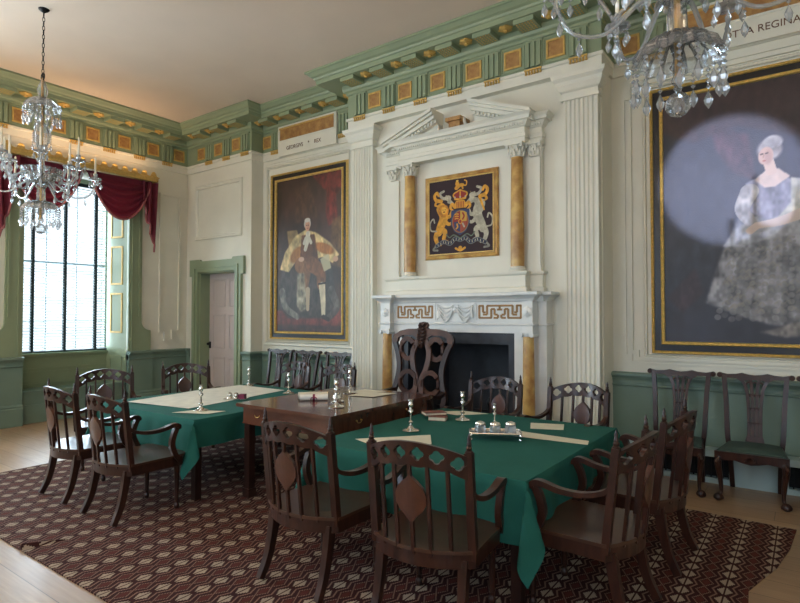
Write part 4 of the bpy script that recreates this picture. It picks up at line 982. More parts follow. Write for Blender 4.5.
# ------------------------------------------------------------------ gothic armchair
def make_gothic():
    t = empty('gothic_armchair')
    HW = 0.272
    def arc(u):   # plan of the back: u -1..1 -> (x, bow)
        return (u*HW, -0.105*(1-u*u))
    def back(u, z, n):   # point on the back surface; n = thickness offset
        x, bw = arc(u); lean = -0.225-0.055*(z-0.44)/0.5
        s = 2*0.105*u/HW; L = math.hypot(1, s)
        return (x + n*(-s)/L*-1*-1, lean+bw + n*1/L, z)
    zt = lambda u: 0.905+0.075*(1-u*u)**0.9
    zb = lambda u: 0.765+0.098*math.sqrt(max(0, 1-u*u*0.98))
    us = [i/24*2-1 for i in range(25)]
    outer = [(u, zt(u)) for u in us[::-1]]
    lower = []
    for u in us:
        cusp = -0.012*abs(math.sin(u*3*PI))**0.5 if abs(u) < 0.95 else 0
        lower.append((u, zb(u)+cusp+0.008))
    holes = []
    for k in range(6):
        u = (k-2.5)/3; zc = (zt(u)+zb(u))/2+0.004
        holes.append([((u+(x)/HW), zc+y) for x, y in quatre(0, 0, 0.033)])
    ext = [(u+0.02, (zt(u)+zb(u))/2+d) for u in us[1:-1] for d in (-0.035, 0.037)]
    bm = B(); plate(bm, outer+lower, holes, lambda u, v: back(u, v, 0.013), lambda u, v: back(u, v, -0.013), extra=ext)
    obj('crest_rail', bm, 'wood', t)
    for u in (-1, 1):
        bm = B(); p0, p1 = back(u, 0.40, 0), back(u, 0.93, 0)
        tube(bm, [p0, back(u, 0.7, 0), p1], 1.0, sq=(0.020, 0.019)); 
        q = Vector(back(u, 0.928, 0))
        lathe(bm, [(0.020, 0), (0.020, 0.008), (0.013, 0.014), (0.016, 0.026), (0.011, 0.035), (0.013, 0.045), (0.008, 0.055), (0.010, 0.068), (0.0015, 0.095)], 10, tuple(q))
        obj('back_post', bm, 'wood', t, True)
    for k in (-2, -1, 0, 1, 2):
        u = k/3; bm = B()
        tube(bm, [back(u, 0.42, 0), back(u, zb(u)+0.02, 0)], 1.0, sq=(0.009, 0.009)); sp_ = obj('spindle', bm, 'wood', t)
        if k == 0:
            hf = [(0.013, 0.802), (0.040, 0.780), (0.066, 0.752), (0.082, 0.715), (0.080, 0.672), (0.060, 0.638), (0.030, 0.612), (0.011, 0.585)]
            md = [(0, 0.818)]+hf+[(-x, z) for x, z in hf[::-1]]
            md = [(x/HW, z) for x, z in md[::-1]]
            bm = B(); plate(bm, md, [], lambda u, v: back(u, v, 0.013), lambda u, v: back(u, v, -0.013)); obj('medallion', bm, 'wood2', t)
    # seat and rails (U-shaped plan)
    def plan_u(inset, n=18):
        P = [( (HW+0.015-inset)*u, -0.225-0.105*(1-u*u)+inset*1.0) for u in [i/n*2-1 for i in range(n+1)]]
        fr = [(0.285-inset, -0.05), (0.29-inset, 0.12), (0.275-inset, 0.21-inset), (0.24-inset, 0.245-inset), (0, 0.26-inset), (-0.24+inset, 0.245-inset), (-0.275+inset, 0.21-inset), (-0.29+inset, 0.12), (-0.285+inset, -0.05)]
        return P+fr
    bm = B(); P, Q = plan_u(0), plan_u(0.03)
    plate(bm, P, [Q[::-1]], lambda u, v: (u, v, 0.362), lambda u, v: (u, v, 0.432)); obj('seat_rail', bm, 'wood', t)
    bm = B(); P = plan_u(-0.008); plate(bm, P, [], lambda u, v: (u, v, 0.434), lambda u, v: (u, v, 0.452 - 0.010*max(0, 1-(u/0.24)**2-((v+0.02)/0.22)**2)), extra=[(0.06*i, 0.06*j-0.03) for i in range(-3, 4) for j in range(-3, 4)])
    bmesh.ops.bevel(bm, geom=[e for e in bm.edges if e.calc_length() > 1e9], offset=0.001) if False else None
    obj('seat', bm, 'leather', t, True)
    for s in (-1, 1):
        bm = B(); P = bezier([(s*0.230, -0.235, 0.40), (s*0.230, -0.250, 0.28), (s*0.233, -0.285, 0.13), (s*0.240, -0.340, 0.012)], 6); tube(bm, P, [1.05-0.3*i/(len(P)-1) for i in range(len(P))], sq=(0.023, 0.027)); obj('rear_leg', bm, 'wood', t)
        bm = lathe(B(), [(0.017, 0), (0.021, 0.012), (0.021, 0.03), (0.014, 0.04), (0.014, 0.06), (0.019, 0.068), (0.017, 0.08), (0.021, 0.28), (0.027, 0.37)], 10, (s*0.225, 0.19, 0)); obj('front_leg', bm, 'wood', t, True)
        bm = B(); x = s*1
        arm = bezier([(x*0.272, -0.258, 0.76), (x*0.277, -0.225, 0.708), (x*0.286, -0.12, 0.675), (x*0.295, 0.0, 0.676), (x*0.302, 0.105, 0.700), (x*0.302, 0.148, 0.690), (x*0.30, 0.155, 0.664)], 6)
        n_ = len(arm); rr = [0.8+0.45*min(1, i/(n_*0.75)) if i < n_*0.75 else 1.25-0.3*(i/n_-0.75)/0.25 for i in range(n_)]
        tube(bm, arm, rr, sq=(0.019, 0.013)); ar = obj('arm', bm, 'wood', t)
        bm = B(); tube(bm, bezier([(x*0.300, 0.138, 0.68), (x*0.300, 0.108, 0.61), (x*0.296, 0.10, 0.54), (x*0.290, 0.13, 0.46), (x*0.286, 0.17, 0.41)], 6), 1.0, sq=(0.018, 0.020)); obj('arm_support', bm, 'wood', t)
    return t
def place(t, x, y, deg, label, group='gothic armchairs round the tables', first=[True]):
    if first[0]:
        first[0] = False; r = t; r.location = (x, y, RZ); r.rotation_euler = (0, 0, math.radians(deg))
    else: r = dup(t, (x, y, RZ), math.radians(deg))
    tag(r, label, 'chair', group); return r
gc = make_gothic()
place(gc, -2.44, 2.60, 0, 'dark gothic armchair with a light orange medallion, before the wooden table corner')
place(gc, -1.63, 2.62, 8, 'nearest dark gothic armchair, its back square to the camera before the green table')
place(gc, -1.045, 3.17, 88, 'dark gothic armchair seen from the side beside the hanging corner of the green cloth')
place(gc, -0.985, 4.03, 87, 'dark gothic armchair at the far end of the right-hand side of the green table')
place(gc, -5.28, 2.52, -2, 'leftmost dark gothic armchair, daylight gleaming white on its seat')
place(gc, -4.465, 2.505, 0, 'dark gothic armchair with its right arm against the left table cloth')
place(gc, -6.12, 3.05, -113, 'dark gothic armchair at the left table end, in front of the window')
place(gc, -6.08, 4.04, -112, 'dark gothic armchair at the left table end, in front of the door')
place(gc, -5.48, 4.90, 180, 'left one of two dark gothic armchairs behind the left table, below the seated man')
place(gc, -4.72, 4.91, 181, 'right one of two dark gothic armchairs behind the left table, next to the fluted pilaster')
place(gc, -2.505, 4.74, 177, 'dark gothic armchair facing the camera before the black fireplace opening')
place(gc, -1.71, 4.70, 170, 'dark gothic armchair facing the camera before the right fluted pilaster')

# ------------------------------------------------------------------ side chairs with pierced splats
def make_side():
    t = empty('side_chair')
    yb = lambda z: -0.20-0.10*(z-0.43)/0.6
    bm = B(); pts = []
    top = [(-0.295, 1.035), (-0.285, 1.055), (-0.265, 1.055), (-0.22, 1.045), (-0.15, 1.05), (-0.10, 1.062), (-0.05, 1.05), (0, 1.045), (0.05, 1.05), (0.10, 1.062), (0.15, 1.05), (0.22, 1.045), (0.265, 1.055), (0.285, 1.055), (0.295, 1.035)]
    bot = [(0.285, 1.018), (0.262, 1.02), (0.235, 1.012), (0.15, 1.012), (0.11, 0.985), (0.05, 1.0), (0, 1.0), (-0.05, 1.0), (-0.11, 0.985), (-0.15, 1.012), (-0.235, 1.012), (-0.262, 1.02), (-0.285, 1.018)]
    plate(bm, (top+bot)[::-1], [], lambda u, v: (u, yb(v)-0.016, v), lambda u, v: (u, yb(v)+0.014, v))
    for s in (-1, 1): lathe(bm, [(0.022, -0.02), (0.026, 0), (0.022, 0.02)], 12, mtx=Matrix.Translation((s*0.282, yb(1.036), 1.036)) @ Matrix.Rotation(PI/2, 4, 'X'))
    obj('crest_rail', bm, 'wood', t)
    for s in (-1, 1):
        bm = B(); tube(bm, bezier([(s*0.245, yb(1.02), 1.02), (s*0.228, yb(0.8), 0.8), (s*0.215, yb(0.5), 0.5), (s*0.20, -0.21, 0.36), (s*0.19, -0.23, 0.18), (s*0.185, -0.275, 0.0)], 5), 1.0, sq=(0.020, 0.017)); obj('rear_leg', bm, 'wood', t)
        bm = B(); P = bezier([(s*0.225, 0.215, 0.40), (s*0.245, 0.235, 0.33), (s*0.232, 0.222, 0.2), (s*0.225, 0.215, 0.08), (s*0.24, 0.235, 0.035)], 6); n_ = len(P)
        tube(bm, P, [0.036-0.022*min(1, i/(n_*0.72)) for i in range(n_)], 10); lathe(bm, [(0.018, 0), (0.034, 0.012), (0.037, 0.03), (0.028, 0.05), (0.012, 0.062)], 10, (s*0.243, 0.24, 0), wob=(0.1, 4))
        tube(bm, [(s*0.235, 0.245, 0.37), (s*0.252, 0.262, 0.335), (s*0.24, 0.25, 0.28)], [0.020, 0.022, 0.008], 8); obj('cabriole_leg', bm, 'wood', t, True)
    # splat: four ribs fanning to the crest
    bm = B()
    for k in range(4):
        q = k-1.5
        P = bezier([(q*0.032, yb(0.46), 0.46), (q*0.030, yb(0.62), 0.62), (q*0.034, yb(0.80), 0.80), (q*0.046, yb(0.93), 0.93), (q*0.070, yb(1.005), 1.005)], 6)
        tube(bm, P, 1.0, sq=(0.0135, 0.008))
    for z in (0.61, 0.74, 0.86): box(bm, -0.055, 0.055, yb(z)-0.008, yb(z)+0.008, z-0.012, z+0.012)
    for k in range(3): P = [(((k-1)*0.045)+0.022*math.cos(a), yb(0.965), 0.955+0.025*math.sin(a)) for a in [PI*i/6 for i in range(7)]]; tube(bm, P, 1.0, sq=(0.008, 0.007))
    plate(bm, [(-0.078, 0.43), (0.078, 0.43), (0.062, 0.50), (-0.062, 0.50)], [], lambda u, v: (u, yb(v)-0.012, v), lambda u, v: (u, yb(v)+0.010, v))
    obj('splat', bm, 'wood', t)
    # apron with carved shell, drop-in seat
    bm = B(); ap = [(-0.27, 0.425), (-0.27, 0.345), (-0.2, 0.352), (-0.12, 0.36), (-0.06, 0.345), (0, 0.335), (0.06, 0.345), (0.12, 0.36), (0.2, 0.352), (0.27, 0.345), (0.27, 0.425)]
    plate(bm, ap, [], lambda u, v: (u, 0.225, v), lambda u, v: (u, 0.255, v))
    for s in (-1, 1): plate(bm, [(-0.22, 0.345), (0.24, 0.345), (0.24, 0.425), (-0.22, 0.425)], [], lambda u, v: (s*(0.205+0.06*(u+0.22)/0.46), u, v), lambda u, v: (s*(0.185+0.06*(u+0.22)/0.46), u, v))
    box(bm, -0.20, 0.20, -0.225, -0.195, 0.345, 0.43)
    ra = obj('seat_rail', bm, 'wood', t)
    bm = B()
    for k in range(7):
        a = (k-3)*0.36; tube(bm, [(0, 0.258, 0.352), (math.sin(a)*0.045, 0.268, 0.352+math.cos(a)*0.045)], [0.004, 0.009], 6)
    obj('carved_shell', bm, 'wood', ra, True)
    bm = B(); plate(bm, [(-0.195, -0.20), (0.195, -0.20), (0.25, 0.235), (-0.25, 0.235)], [], lambda u, v: (u, v, 0.415), lambda u, v: (u, v, 0.435+0.030*max(0, 1-(u/0.235)**4)*max(0, 1-((v-0.02)/0.23)**4)), extra=[(0.05*i, 0.05*j+0.02) for i in range(-4, 5) for j in range(-4, 5)])
    obj('seat', bm, 'seatgreen', t, True)
    return t
sc = make_side(); G1, G2 = 'side chairs along the wall under the lady portrait', 'side chairs along the wall under the man portrait'
sc.location = (-0.405, 5.83, 0); sc.rotation_euler = (0, 0, PI); tag(sc, 'pierced-splat side chair in the right wall row, its green seat fully in view', 'chair', G1)
dup(sc, (-1.025, 5.83, 0), PI, 'side chair with pierced splat nearest the right pilaster, half hidden by armchairs', G1)
dup(sc, (0.215, 5.83, 0), PI, 'side chair with pierced splat cut off by the right edge of the picture', G1)
dup(sc, (-6.83, 5.86, 0), PI, 'leftmost side chair of the row under the seated man portrait', G2)
dup(sc, (-6.24, 5.86, 0), PI, 'middle side chair of the row under the seated man portrait', G2)
dup(sc, (-5.56, 5.86, 0), PI, 'side chair under the seated man portrait, nearest the fluted pilaster', G2)

# ------------------------------------------------------------------ tall ribbon-back president's chair
t = empty('ribbon_back_chair', (-3.56, 5.0, RZ), PI); t.scale = (1.1, 1, 1); tag(t, 'tall carved ribbon-back armchair at the head of the table before the fireplace', 'chair')
yb = lambda z: -0.22-0.14*(z-0.5)/0.95
for s in (-1, 1):
    bm = B(); tube(bm, bezier([(s*0.33, yb(1.36), 1.36), (s*0.355, yb(1.30), 1.30), (s*0.30, yb(1.16), 1.16), (s*0.265, yb(1.0), 1.0), (s*0.275, yb(0.85), 0.85), (s*0.315, yb(0.68), 0.68), (s*0.29, yb(0.5), 0.5)], 6), 1.0, sq=(0.027, 0.02)); obj('back_post', bm, 'darkwood', t)
    bm = B(); tube(bm, bezier([(s*0.29, -0.22, 0.5), (s*0.28, -0.24, 0.25), (s*0.29, -0.30, 0.0)], 6), 1.0, sq=(0.025, 0.025)); obj('rear_leg', bm, 'darkwood', t)
    bm = B(); P = bezier([(s*0.30, 0.27, 0.44), (s*0.325, 0.29, 0.36), (s*0.30, 0.27, 0.18), (s*0.31, 0.29, 0.03)], 6); tube(bm, P, [0.05-0.03*min(1, i/14) for i in range(len(P))], 10); lathe(bm, [(0.02, 0), (0.042, 0.015), (0.042, 0.04), (0.015, 0.07)], 10, (s*0.312, 0.295, 0)); obj('cabriole_leg', bm, 'darkwood', t, True)
    bm = B(); tube(bm, bezier([(s*0.30, yb(0.74), 0.74), (s*0.35, -0.05, 0.72), (s*0.37, 0.12, 0.74), (s*0.37, 0.17, 0.71)], 6), 1.0, sq=(0.024, 0.018)); tube(bm, bezier([(s*0.37, 0.14, 0.73), (s*0.36, 0.10, 0.62), (s*0.34, 0.16, 0.48)], 6), 1.0, sq=(0.02, 0.02)); obj('arm', bm, 'darkwood', t)
    # interlaced ribbon: a loop above and a loop below joined by an S-band
    bm = B(); c1 = [(s*(0.175+0.085*math.cos(a)), yb(1.2), 1.205+0.115*math.sin(a)) for a in [2*PI*i/20 for i in range(20)]]; tube(bm, c1, 1.0, sq=(0.014, 0.026), closed=True)
    c2 = [(s*(0.135+0.105*math.cos(a)), yb(0.8), 0.83+0.12*math.sin(a)) for a in [2*PI*i/20 for i in range(20)]]; tube(bm, c2, 1.0, sq=(0.014, 0.026), closed=True)
    tube(bm, bezier([(s*0.04, yb(1.34)+0.01, 1.33), (s*0.10, yb(1.15)+0.01, 1.16), (s*0.075, yb(0.98)+0.01, 0.98), (s*0.03, yb(0.85)+0.01, 0.85), (s*0.06, yb(0.6), 0.62)], 6), 1.0, sq=(0.028, 0.013), up=(0, 1, 0))
    obj('ribbon_scroll', bm, 'ribbonwood', t)
bm = B(); o_ = [(-0.36, 1.27), (-0.375, 1.31), (-0.35, 1.365), (-0.28, 1.41), (-0.18, 1.432), (-0.07, 1.435), (-0.05, 1.45), (-0.06, 1.475), (-0.04, 1.505), (0, 1.515), (0.04, 1.505), (0.06, 1.475), (0.05, 1.45), (0.07, 1.435), (0.18, 1.432), (0.28, 1.41), (0.35, 1.365), (0.375, 1.31), (0.36, 1.27), (0.31, 1.28), (0.30, 1.33), (0.24, 1.36), (0.12, 1.36), (0.05, 1.32), (0, 1.22), (-0.05, 1.32), (-0.12, 1.36), (-0.24, 1.36), (-0.30, 1.33), (-0.31, 1.28)]
plate(bm, o_[::-1], [], lambda u, v: (u, yb(v)-0.02, v), lambda u, v: (u, yb(v)+0.022, v)); cr = obj('crest_rail', bm, 'ribbonwood', t)
bm = B()
for z, w in ((1.24, 0.02), (1.28, 0.035), (1.32, 0.045), (1.36, 0.05), (1.40, 0.045), (1.44, 0.035), (1.48, 0.035)):
    for s in (-1, 1): tube(bm, [(0, yb(z)+0.03, z-0.02), (s*w*0.8, yb(z)+0.04, z), (s*w, yb(z)+0.03, z+0.022)], [0.012, 0.013, 0.006], 6)
obj('carved_crest', bm, 'wood', cr, True)
bm = B(); plate(bm, [(-0.30, -0.24), (0.30, -0.24), (0.35, 0.30), (-0.35, 0.30)], [], lambda u, v: (u, v, 0.40), lambda u, v: (u, v, 0.47)); obj('seat_rail', bm, 'darkwood', t)
bm = B(); plate(bm, [(-0.28, -0.22), (0.28, -0.22), (0.33, 0.28), (-0.33, 0.28)], [], lambda u, v: (u, v, 0.471), lambda u, v: (u, v, 0.52)); obj('seat', bm, 'seatgreen', t)
plate(bm := B(), [(-0.1, 0.52), (0.1, 0.52), (0.07, 0.72), (-0.07, 0.72)], [], lambda u, v: (u, yb(v)-0.012, v), lambda u, v: (u, yb(v)+0.012, v)); obj('splat_shoe', bm, 'darkwood', t)

# ------------------------------------------------------------------ tables
def cloth_table(x0, x1, y0, y1, z, drop, dropy, label, clabel, seed):
    cx, cy = (x0+x1)/2, (y0+y1)/2
    t = empty('dining_table', (cx, cy, RZ)); tag(t, label, 'table')
    hx, hy = (x1-x0)/2-0.012, (y1-y0)/2-0.012
    obj('tabletop', box(B(), -hx, hx, -hy, hy, z-0.035, z-0.006-RZ), 'tablewood', t)
    bm = B(); box(bm, -hx+0.08, hx-0.08, -hy+0.08, -hy+0.1, z-0.13, z-0.035); box(bm, -hx+0.08, hx-0.08, hy-0.1, hy-0.08, z-0.13, z-0.035); box(bm, -hx+0.08, -hx+0.1, -hy+0.1, hy-0.1, z-0.13, z-0.035); box(bm, hx-0.1, hx-0.08, -hy+0.1, hy-0.1, z-0.13, z-0.035); obj('apron', bm, 'tablewood', t)
    for sx in (-1, 1):
        for sy in (-1, 1):
            bm = box(B(), sx*(hx-0.075)-0.03, sx*(hx-0.075)+0.03, sy*(hy-0.075)-0.03, sy*(hy-0.075)+0.03, 0, z-0.04); obj('leg', bm, 'darkwood', t)
    rnd = random.Random(seed); n = 60; nd = 12
    def ax(a, b_, N, drop):
        return [a-drop+drop*i/nd for i in range(nd)]+[a+(b_-a)*i/N for i in range(N+1)]+[b_+drop*(i+1)/nd for i in range(nd)]
    US, VS = ax(x0, x1, n, drop), ax(y0, y1, n, dropy); bm = B(); grid = []
    ph = [rnd.random()*6 for _ in range(8)]
    for v in VS:
        row = []
        for u in US:
            ox = max(x0-u, 0)+max(u-x1, 0); oy = max(y0-v, 0)+max(v-y1, 0)
            sx = -1 if u < x0 else 1; sy = -1 if v < y0 else 1
            px, py = min(max(u, x0), x1), min(max(v, y0), y1)
            r = math.hypot(ox, oy); zz = z-r*(1+(0.14*math.sin(2*math.atan2(oy, ox)) if ox > 0 and oy > 0 else 0))
            if r > 0 and (ox == 0 or oy == 0):
                s_ = (py if ox > 0 else px); w_ = (0.012*math.sin(s_*9+ph[0])+0.010*math.sin(s_*17+ph[1])+0.008)*min(1, r/0.12)+0.006*min(1, r/0.02)
                e = min(abs(s_-(y0 if ox > 0 else x0)), abs(s_-(y1 if ox > 0 else x1))); w_ = w_*min(1, e/0.15)+0.006*min(1, r/0.02)
                if ox > 0: px += sx*w_
                else: py += sy*w_
            elif r > 0:
                th = math.atan2(oy, ox); k = math.sin(2*th); o = 0.006+0.36*r*k; d = 0.34*r*math.cos(th*2)*k
                px += sx*(o*0.7+d+0.0); py += sy*(o*0.7-d)
            else: zz += 0.0012*math.sin(u*23+ph[2])*math.sin(v*19+ph[3])
            row.append(bm.verts.new((px-cx, py-cy, zz-RZ)))
        grid.append(row)
    for j in range(len(VS)-1):
        for i in range(len(US)-1): bm.faces.new((grid[j][i], grid[j][i+1], grid[j+1][i+1], grid[j+1][i]))
    c = obj('green_tablecloth', bm, 'cloth', None, True); c.location = (cx, cy, RZ)
    tag(c, clabel, 'tablecloth', 'green baize tablecloths'); return t
TZ = 0.715
KT = (1.6-TZ)/0.86
cloth_table(-5.69*KT, -4.09*KT, 2.75*KT, 4.60*KT, TZ, 0.24, 0.33, 'left-hand table hidden under its green cloth, holding the large map', 'green baize cloth over the left-hand table, under the large map', 1)
cloth_table(-2.75*KT, -1.192*KT, 2.75*KT, 4.46*KT, TZ, 0.26, 0.345, 'right-hand foreground table hidden under its green cloth, holding the silver inkstand', 'green baize cloth over the right-hand foreground table, its corner hanging low', 2)
WZ = 0.83
t = empty('wooden_table', (-3.51, 3.88, RZ)); tag(t, 'polished bare mahogany table standing between the two cloth-covered tables', 'table')
hx, hy = 0.57, 0.72
bm = box(B(), -hx, hx, -hy, hy, WZ-0.030-RZ, WZ-RZ); bmesh.ops.bevel(bm, geom=bm.edges[:], offset=0.006, segments=2); obj('tabletop', bm, 'tablewood', t, True)
bm = B(); box(bm, -hx+0.045, hx-0.045, -hy+0.045, hy-0.045, WZ-0.17-RZ, WZ-0.031-RZ); box(bm, -hx+0.04, hx-0.04, -hy+0.04, hy-0.04, WZ-0.178-RZ, WZ-0.168-RZ)
ap = obj('apron', bm, 'tablewood', t)
for (x, y) in ((hx-0.044, -0.35), (hx-0.044, 0.35)):
    bm = B()
    for d in (-0.03, 0.03): lathe(bm, [(0.006, 0), (0.009, 0.008), (0.004, 0.016)], 8, mtx=Matrix.Translation((x, y+d, WZ-0.10)) @ Matrix.Rotation(PI/2, 4, 'Y'))
    tube(bm, [(x+0.010, y+0.03*math.cos(a), WZ-0.10-0.02*math.sin(a)) for a in [PI*i/8 for i in range(9)]], 0.003, 6); obj('drop_handle', bm, 'brass', ap, True)
bm = tube(B(), [(-0.33+0.03*math.cos(a), -hy+0.035, WZ-0.10-0.02*math.sin(a)) for a in [PI*i/8 for i in range(9)]], 0.003, 6); obj('drop_handle', bm, 'brass', ap, True)
for sx in (-1, 1):
    for sy in (-1, 1):
        lx, ly = sx*(hx-0.085), sy*(hy-0.085); bm = box(B(), lx-0.032, lx+0.032, ly-0.032, ly+0.032, 0.06, WZ-0.17-RZ); box(bm, lx-0.042, lx+0.042, ly-0.042, ly+0.042, 0.0, 0.075); obj('leg', bm, 'darkwood', t)

# ------------------------------------------------------------------ things on the tables
def stick(h=0.24):
    bm = B(); lathe(bm, [(0.064, 0), (0.066, 0.006), (0.052, 0.014), (0.040, 0.016), (0.022, 0.026), (0.012, 0.04)], 24, wob=(0.06, 6)); 
    t = empty('candlestick'); obj('foot', bm, 'silver', t, True)
    k = h/0.24
    bm = lathe(B(), [(0.010, 0.036), (0.011, 0.05), (0.018, 0.060), (0.019, 0.068), (0.009, 0.078), (0.007, 0.12), (0.009, 0.135), (0.016, 0.142), (0.021, 0.150), (0.020, 0.158), (0.009, 0.165), (0.008, 0.180)], 14)
    for v in bm.verts: v.co.z = 0.036+(v.co.z-0.036)*k
    obj('stem', bm, 'silver', t, True)
    bm = lathe(B(), [(0.010, h-0.062), (0.018, h-0.052), (0.020, h-0.040), (0.014, h-0.030), (0.015, h-0.010), (0.022, h-0.006), (0.022, h), (0.010, h)], 14); obj('socket', bm, 'silver', t, True)
    return t
cs = stick(); cs.location = (-2.40*KT, 3.44*KT, TZ+0.001); tag(cs, 'silver candlestick beside the russet books on the right table', 'candlestick', 'silver candlesticks')
for x, y, z, l in ((-2.30, 4.04, TZ, 'silver candlestick on the right table, directly behind the russet books'), (-4.43, 3.05, TZ, 'silver candlestick on the near edge of the map on the left table'), (-5.50, 4.45, TZ, 'small distant silver candlestick at the back of the left table, before the door edge'),
                   (-4.62, 4.28, TZ, 'silver candlestick at the back right of the left table, near the wooden table'), (-3.20, 3.50, WZ, 'silver candlestick near the front corner of the wooden table'), (-3.68, 4.22, WZ, 'silver candlestick farther back on the wooden table, behind the front one')):
    k = KT if z == TZ else 1
    dup(cs, (x*k, y*k, z+0.001), 0, l, 'silver candlesticks')
# silver inkstand tray with three glass wells and a taperstick
tr_ = empty('silver_tray', (-1.78*KT, 3.58*KT, TZ+0.001), 0.52); tag(tr_, 'footed silver inkstand tray in the middle of the right table', 'tray')
ARz = 0.045
bm = B(); plate(bm, [(x*0.185*(1+0.04*math.cos(8*math.atan2(y, x))), y*0.085) for x, y in circ(0, 0, 1, 1, 48)] if False else [(-0.18, -0.07), (-0.165, -0.085), (0.165, -0.085), (0.18, -0.07), (0.18, 0.07), (0.165, 0.085), (-0.165, 0.085), (-0.18, 0.07)], [], lambda u, v: (u, v, ARz-0.006), lambda u, v: (u, v, ARz)); obj('tray_plate', bm, 'silver', tr_)
bm = B(); P = [(-0.18, -0.07), (-0.165, -0.085), (0, -0.088), (0.165, -0.085), (0.18, -0.07), (0.183, 0), (0.18, 0.07), (0.165, 0.085), (0, 0.088), (-0.165, 0.085), (-0.18, 0.07), (-0.183, 0)]; tube(bm, [(x, y, ARz+0.004) for x, y in P], 0.005, 6, closed=True); obj('rim', bm, 'silver', tr_, True)
for sx in (-1, 1):
    for sy in (-1, 1): obj('foot', tube(B(), bezier([(sx*0.165, sy*0.07, ARz-0.004), (sx*0.18, sy*0.08, ARz-0.015), (sx*0.165, sy*0.07, 0.012), (sx*0.18, sy*0.08, 0.004)], 4), [0.008]*8+[0.006]*5, 6), 'silver', tr_, True)
def on_tray(lx, ly):
    c, s = math.cos(0.52), math.sin(0.52); return (-1.78*KT+lx*c-ly*s, 3.58*KT+lx*s+ly*c, TZ+0.001+ARz+0.001)
iw = empty('inkwell', on_tray(-0.105, 0)); bm = lathe(B(), [(0.038, 0), (0.043, 0.006), (0.041, 0.045), (0.028, 0.052)], 8); obj('glass_well', bm, 'crystal', iw); bm = lathe(B(), [(0.034, 0.052), (0.038, 0.058), (0.034, 0.068), (0.014, 0.075), (0.004, 0.078)], 14); obj('silver_lid', bm, 'silver', iw, True)
tag(iw, 'leftmost of the three inkwells on the footed silver tray', 'inkwell', 'inkwells on the silver tray')
dup(iw, on_tray(0.0, -0.02), 0, 'middle one of the three inkwells on the footed silver tray'); dup(iw, on_tray(0.11, 0), 0, 'rightmost of the three inkwells on the footed silver tray')
dup(cs, on_tray(0.0, 0.055), 0, 'silver taperstick rising from the inkstand tray behind the inkwells').scale = (0.62, 0.62, 0.8)
# inkstand on left table and between candlesticks on the wooden table
st = empty('silver_inkstand', (-4.72*KT, 3.66*KT, TZ+0.001), 0.5); tag(st, 'small silver inkstand with a red seal box on the left table beside the map', 'inkstand')
bm = B(); box(bm, -0.12, 0.12, -0.06, 0.06, 0.008, 0.016); lathe(bm, [(0.012, 0), (0.012, 0.008)], 8, (-0.1, -0.04, 0)); lathe(bm, [(0.012, 0), (0.012, 0.008)], 8, (0.1, 0.04, 0)); lathe(bm, [(0.012, 0), (0.012, 0.008)], 8, (-0.1, 0.04, 0)); lathe(bm, [(0.012, 0), (0.012, 0.008)], 8, (0.1, -0.04, 0)); obj('stand', bm, 'silver', st)
for x in (-0.07, 0.0): obj('pot', lathe(B(), [(0.024, 0.016), (0.03, 0.03), (0.026, 0.055), (0.018, 0.06), (0.022, 0.068), (0.005, 0.076)], 12, (x, 0, 0)), 'silver', st, True)
obj('seal_box', box(B(), 0.04, 0.1, -0.03, 0.03, 0.016, 0.06), 'ribbon', st)
s2 = empty('silver_inkstand', (-3.40, 3.73, WZ+0.001), 0.3); tag(s2, 'squat silver inkstand between the two candlesticks on the wooden table', 'inkstand')
obj('stand', lathe(B(), [(0.06, 0), (0.062, 0.008), (0.04, 0.014)], 20), 'silver', s2, True); obj('pot', lathe(B(), [(0.03, 0.012), (0.042, 0.035), (0.036, 0.06), (0.02, 0.068), (0.03, 0.085), (0.012, 0.1)], 14), 'silver', s2, True)
def sheet(name, pts, z, label, m_='paper', cat='paper', group=None, curl=0.0, th=0.0012):
    if z == TZ: pts = [(x*KT, y*KT) for x, y in pts]
    cx, cy = sum(p[0] for p in pts)/len(pts), sum(p[1] for p in pts)/len(pts); L = [(x-cx, y-cy) for x, y in pts]
    r = max(max(abs(a), abs(b_)) for a, b_ in L); bm = B(); st_ = max(0.04, r/8); n = int(r/st_)+1
    ex = [(i*st_, j*st_) for i in range(-n, n+1) for j in range(-n, n+1) if inside((i*st_, j*st_), L)]
    h = lambda u, v: curl*((u*u+v*v)/(r*r))*(0.5+0.5*math.sin(3*math.atan2(v, u)+1))
    plate(bm, L, [], lambda u, v: (u, v, 0.0015+h(u, v)), lambda u, v: (u, v, 0.0015+th+h(u, v)), extra=ex)
    o = obj(name, bm, m_); o.location = (cx, cy, z+0.001); tag(o, label, cat, group); return o
PG = 'papers on the tables'
sheet('map', [(-5.42, 2.90), (-4.62, 3.05), (-4.70, 3.62), (-4.86, 4.44), (-5.60, 4.40), (-5.66, 3.9)], TZ, 'large cream map spread over the left table', 'map', 'map', None, 0.008)
sheet('paper_sheet', [(-4.52, 2.82), (-4.22, 2.98), (-4.22, 3.16), (-4.50, 3.02)], TZ, 'folded sheet on the near corner of the left table by the candlestick', 'paper', 'paper', PG, 0.004)
sheet('paper_sheet', [(-1.80, 4.25), (-1.56, 4.34), (-1.49, 4.13), (-1.71, 4.03)], TZ, 'squarish sheet at the back of the right table, before the right pilaster', 'paper', 'paper', PG)
sheet('paper_sheet', [(-1.74, 3.90), (-1.22, 3.87), (-1.19, 3.75), (-1.71, 3.72)], TZ, 'long narrow strip of paper right of the inkstand on the right table', 'paper', 'paper', PG)
sheet('paper_sheet', [(-2.55, 2.98), (-2.20, 3.40), (-2.03, 3.15), (-2.33, 2.90)], TZ, 'sheet peeking out behind the nearest chair back on the right table', 'paper', 'paper', PG, 0.004)
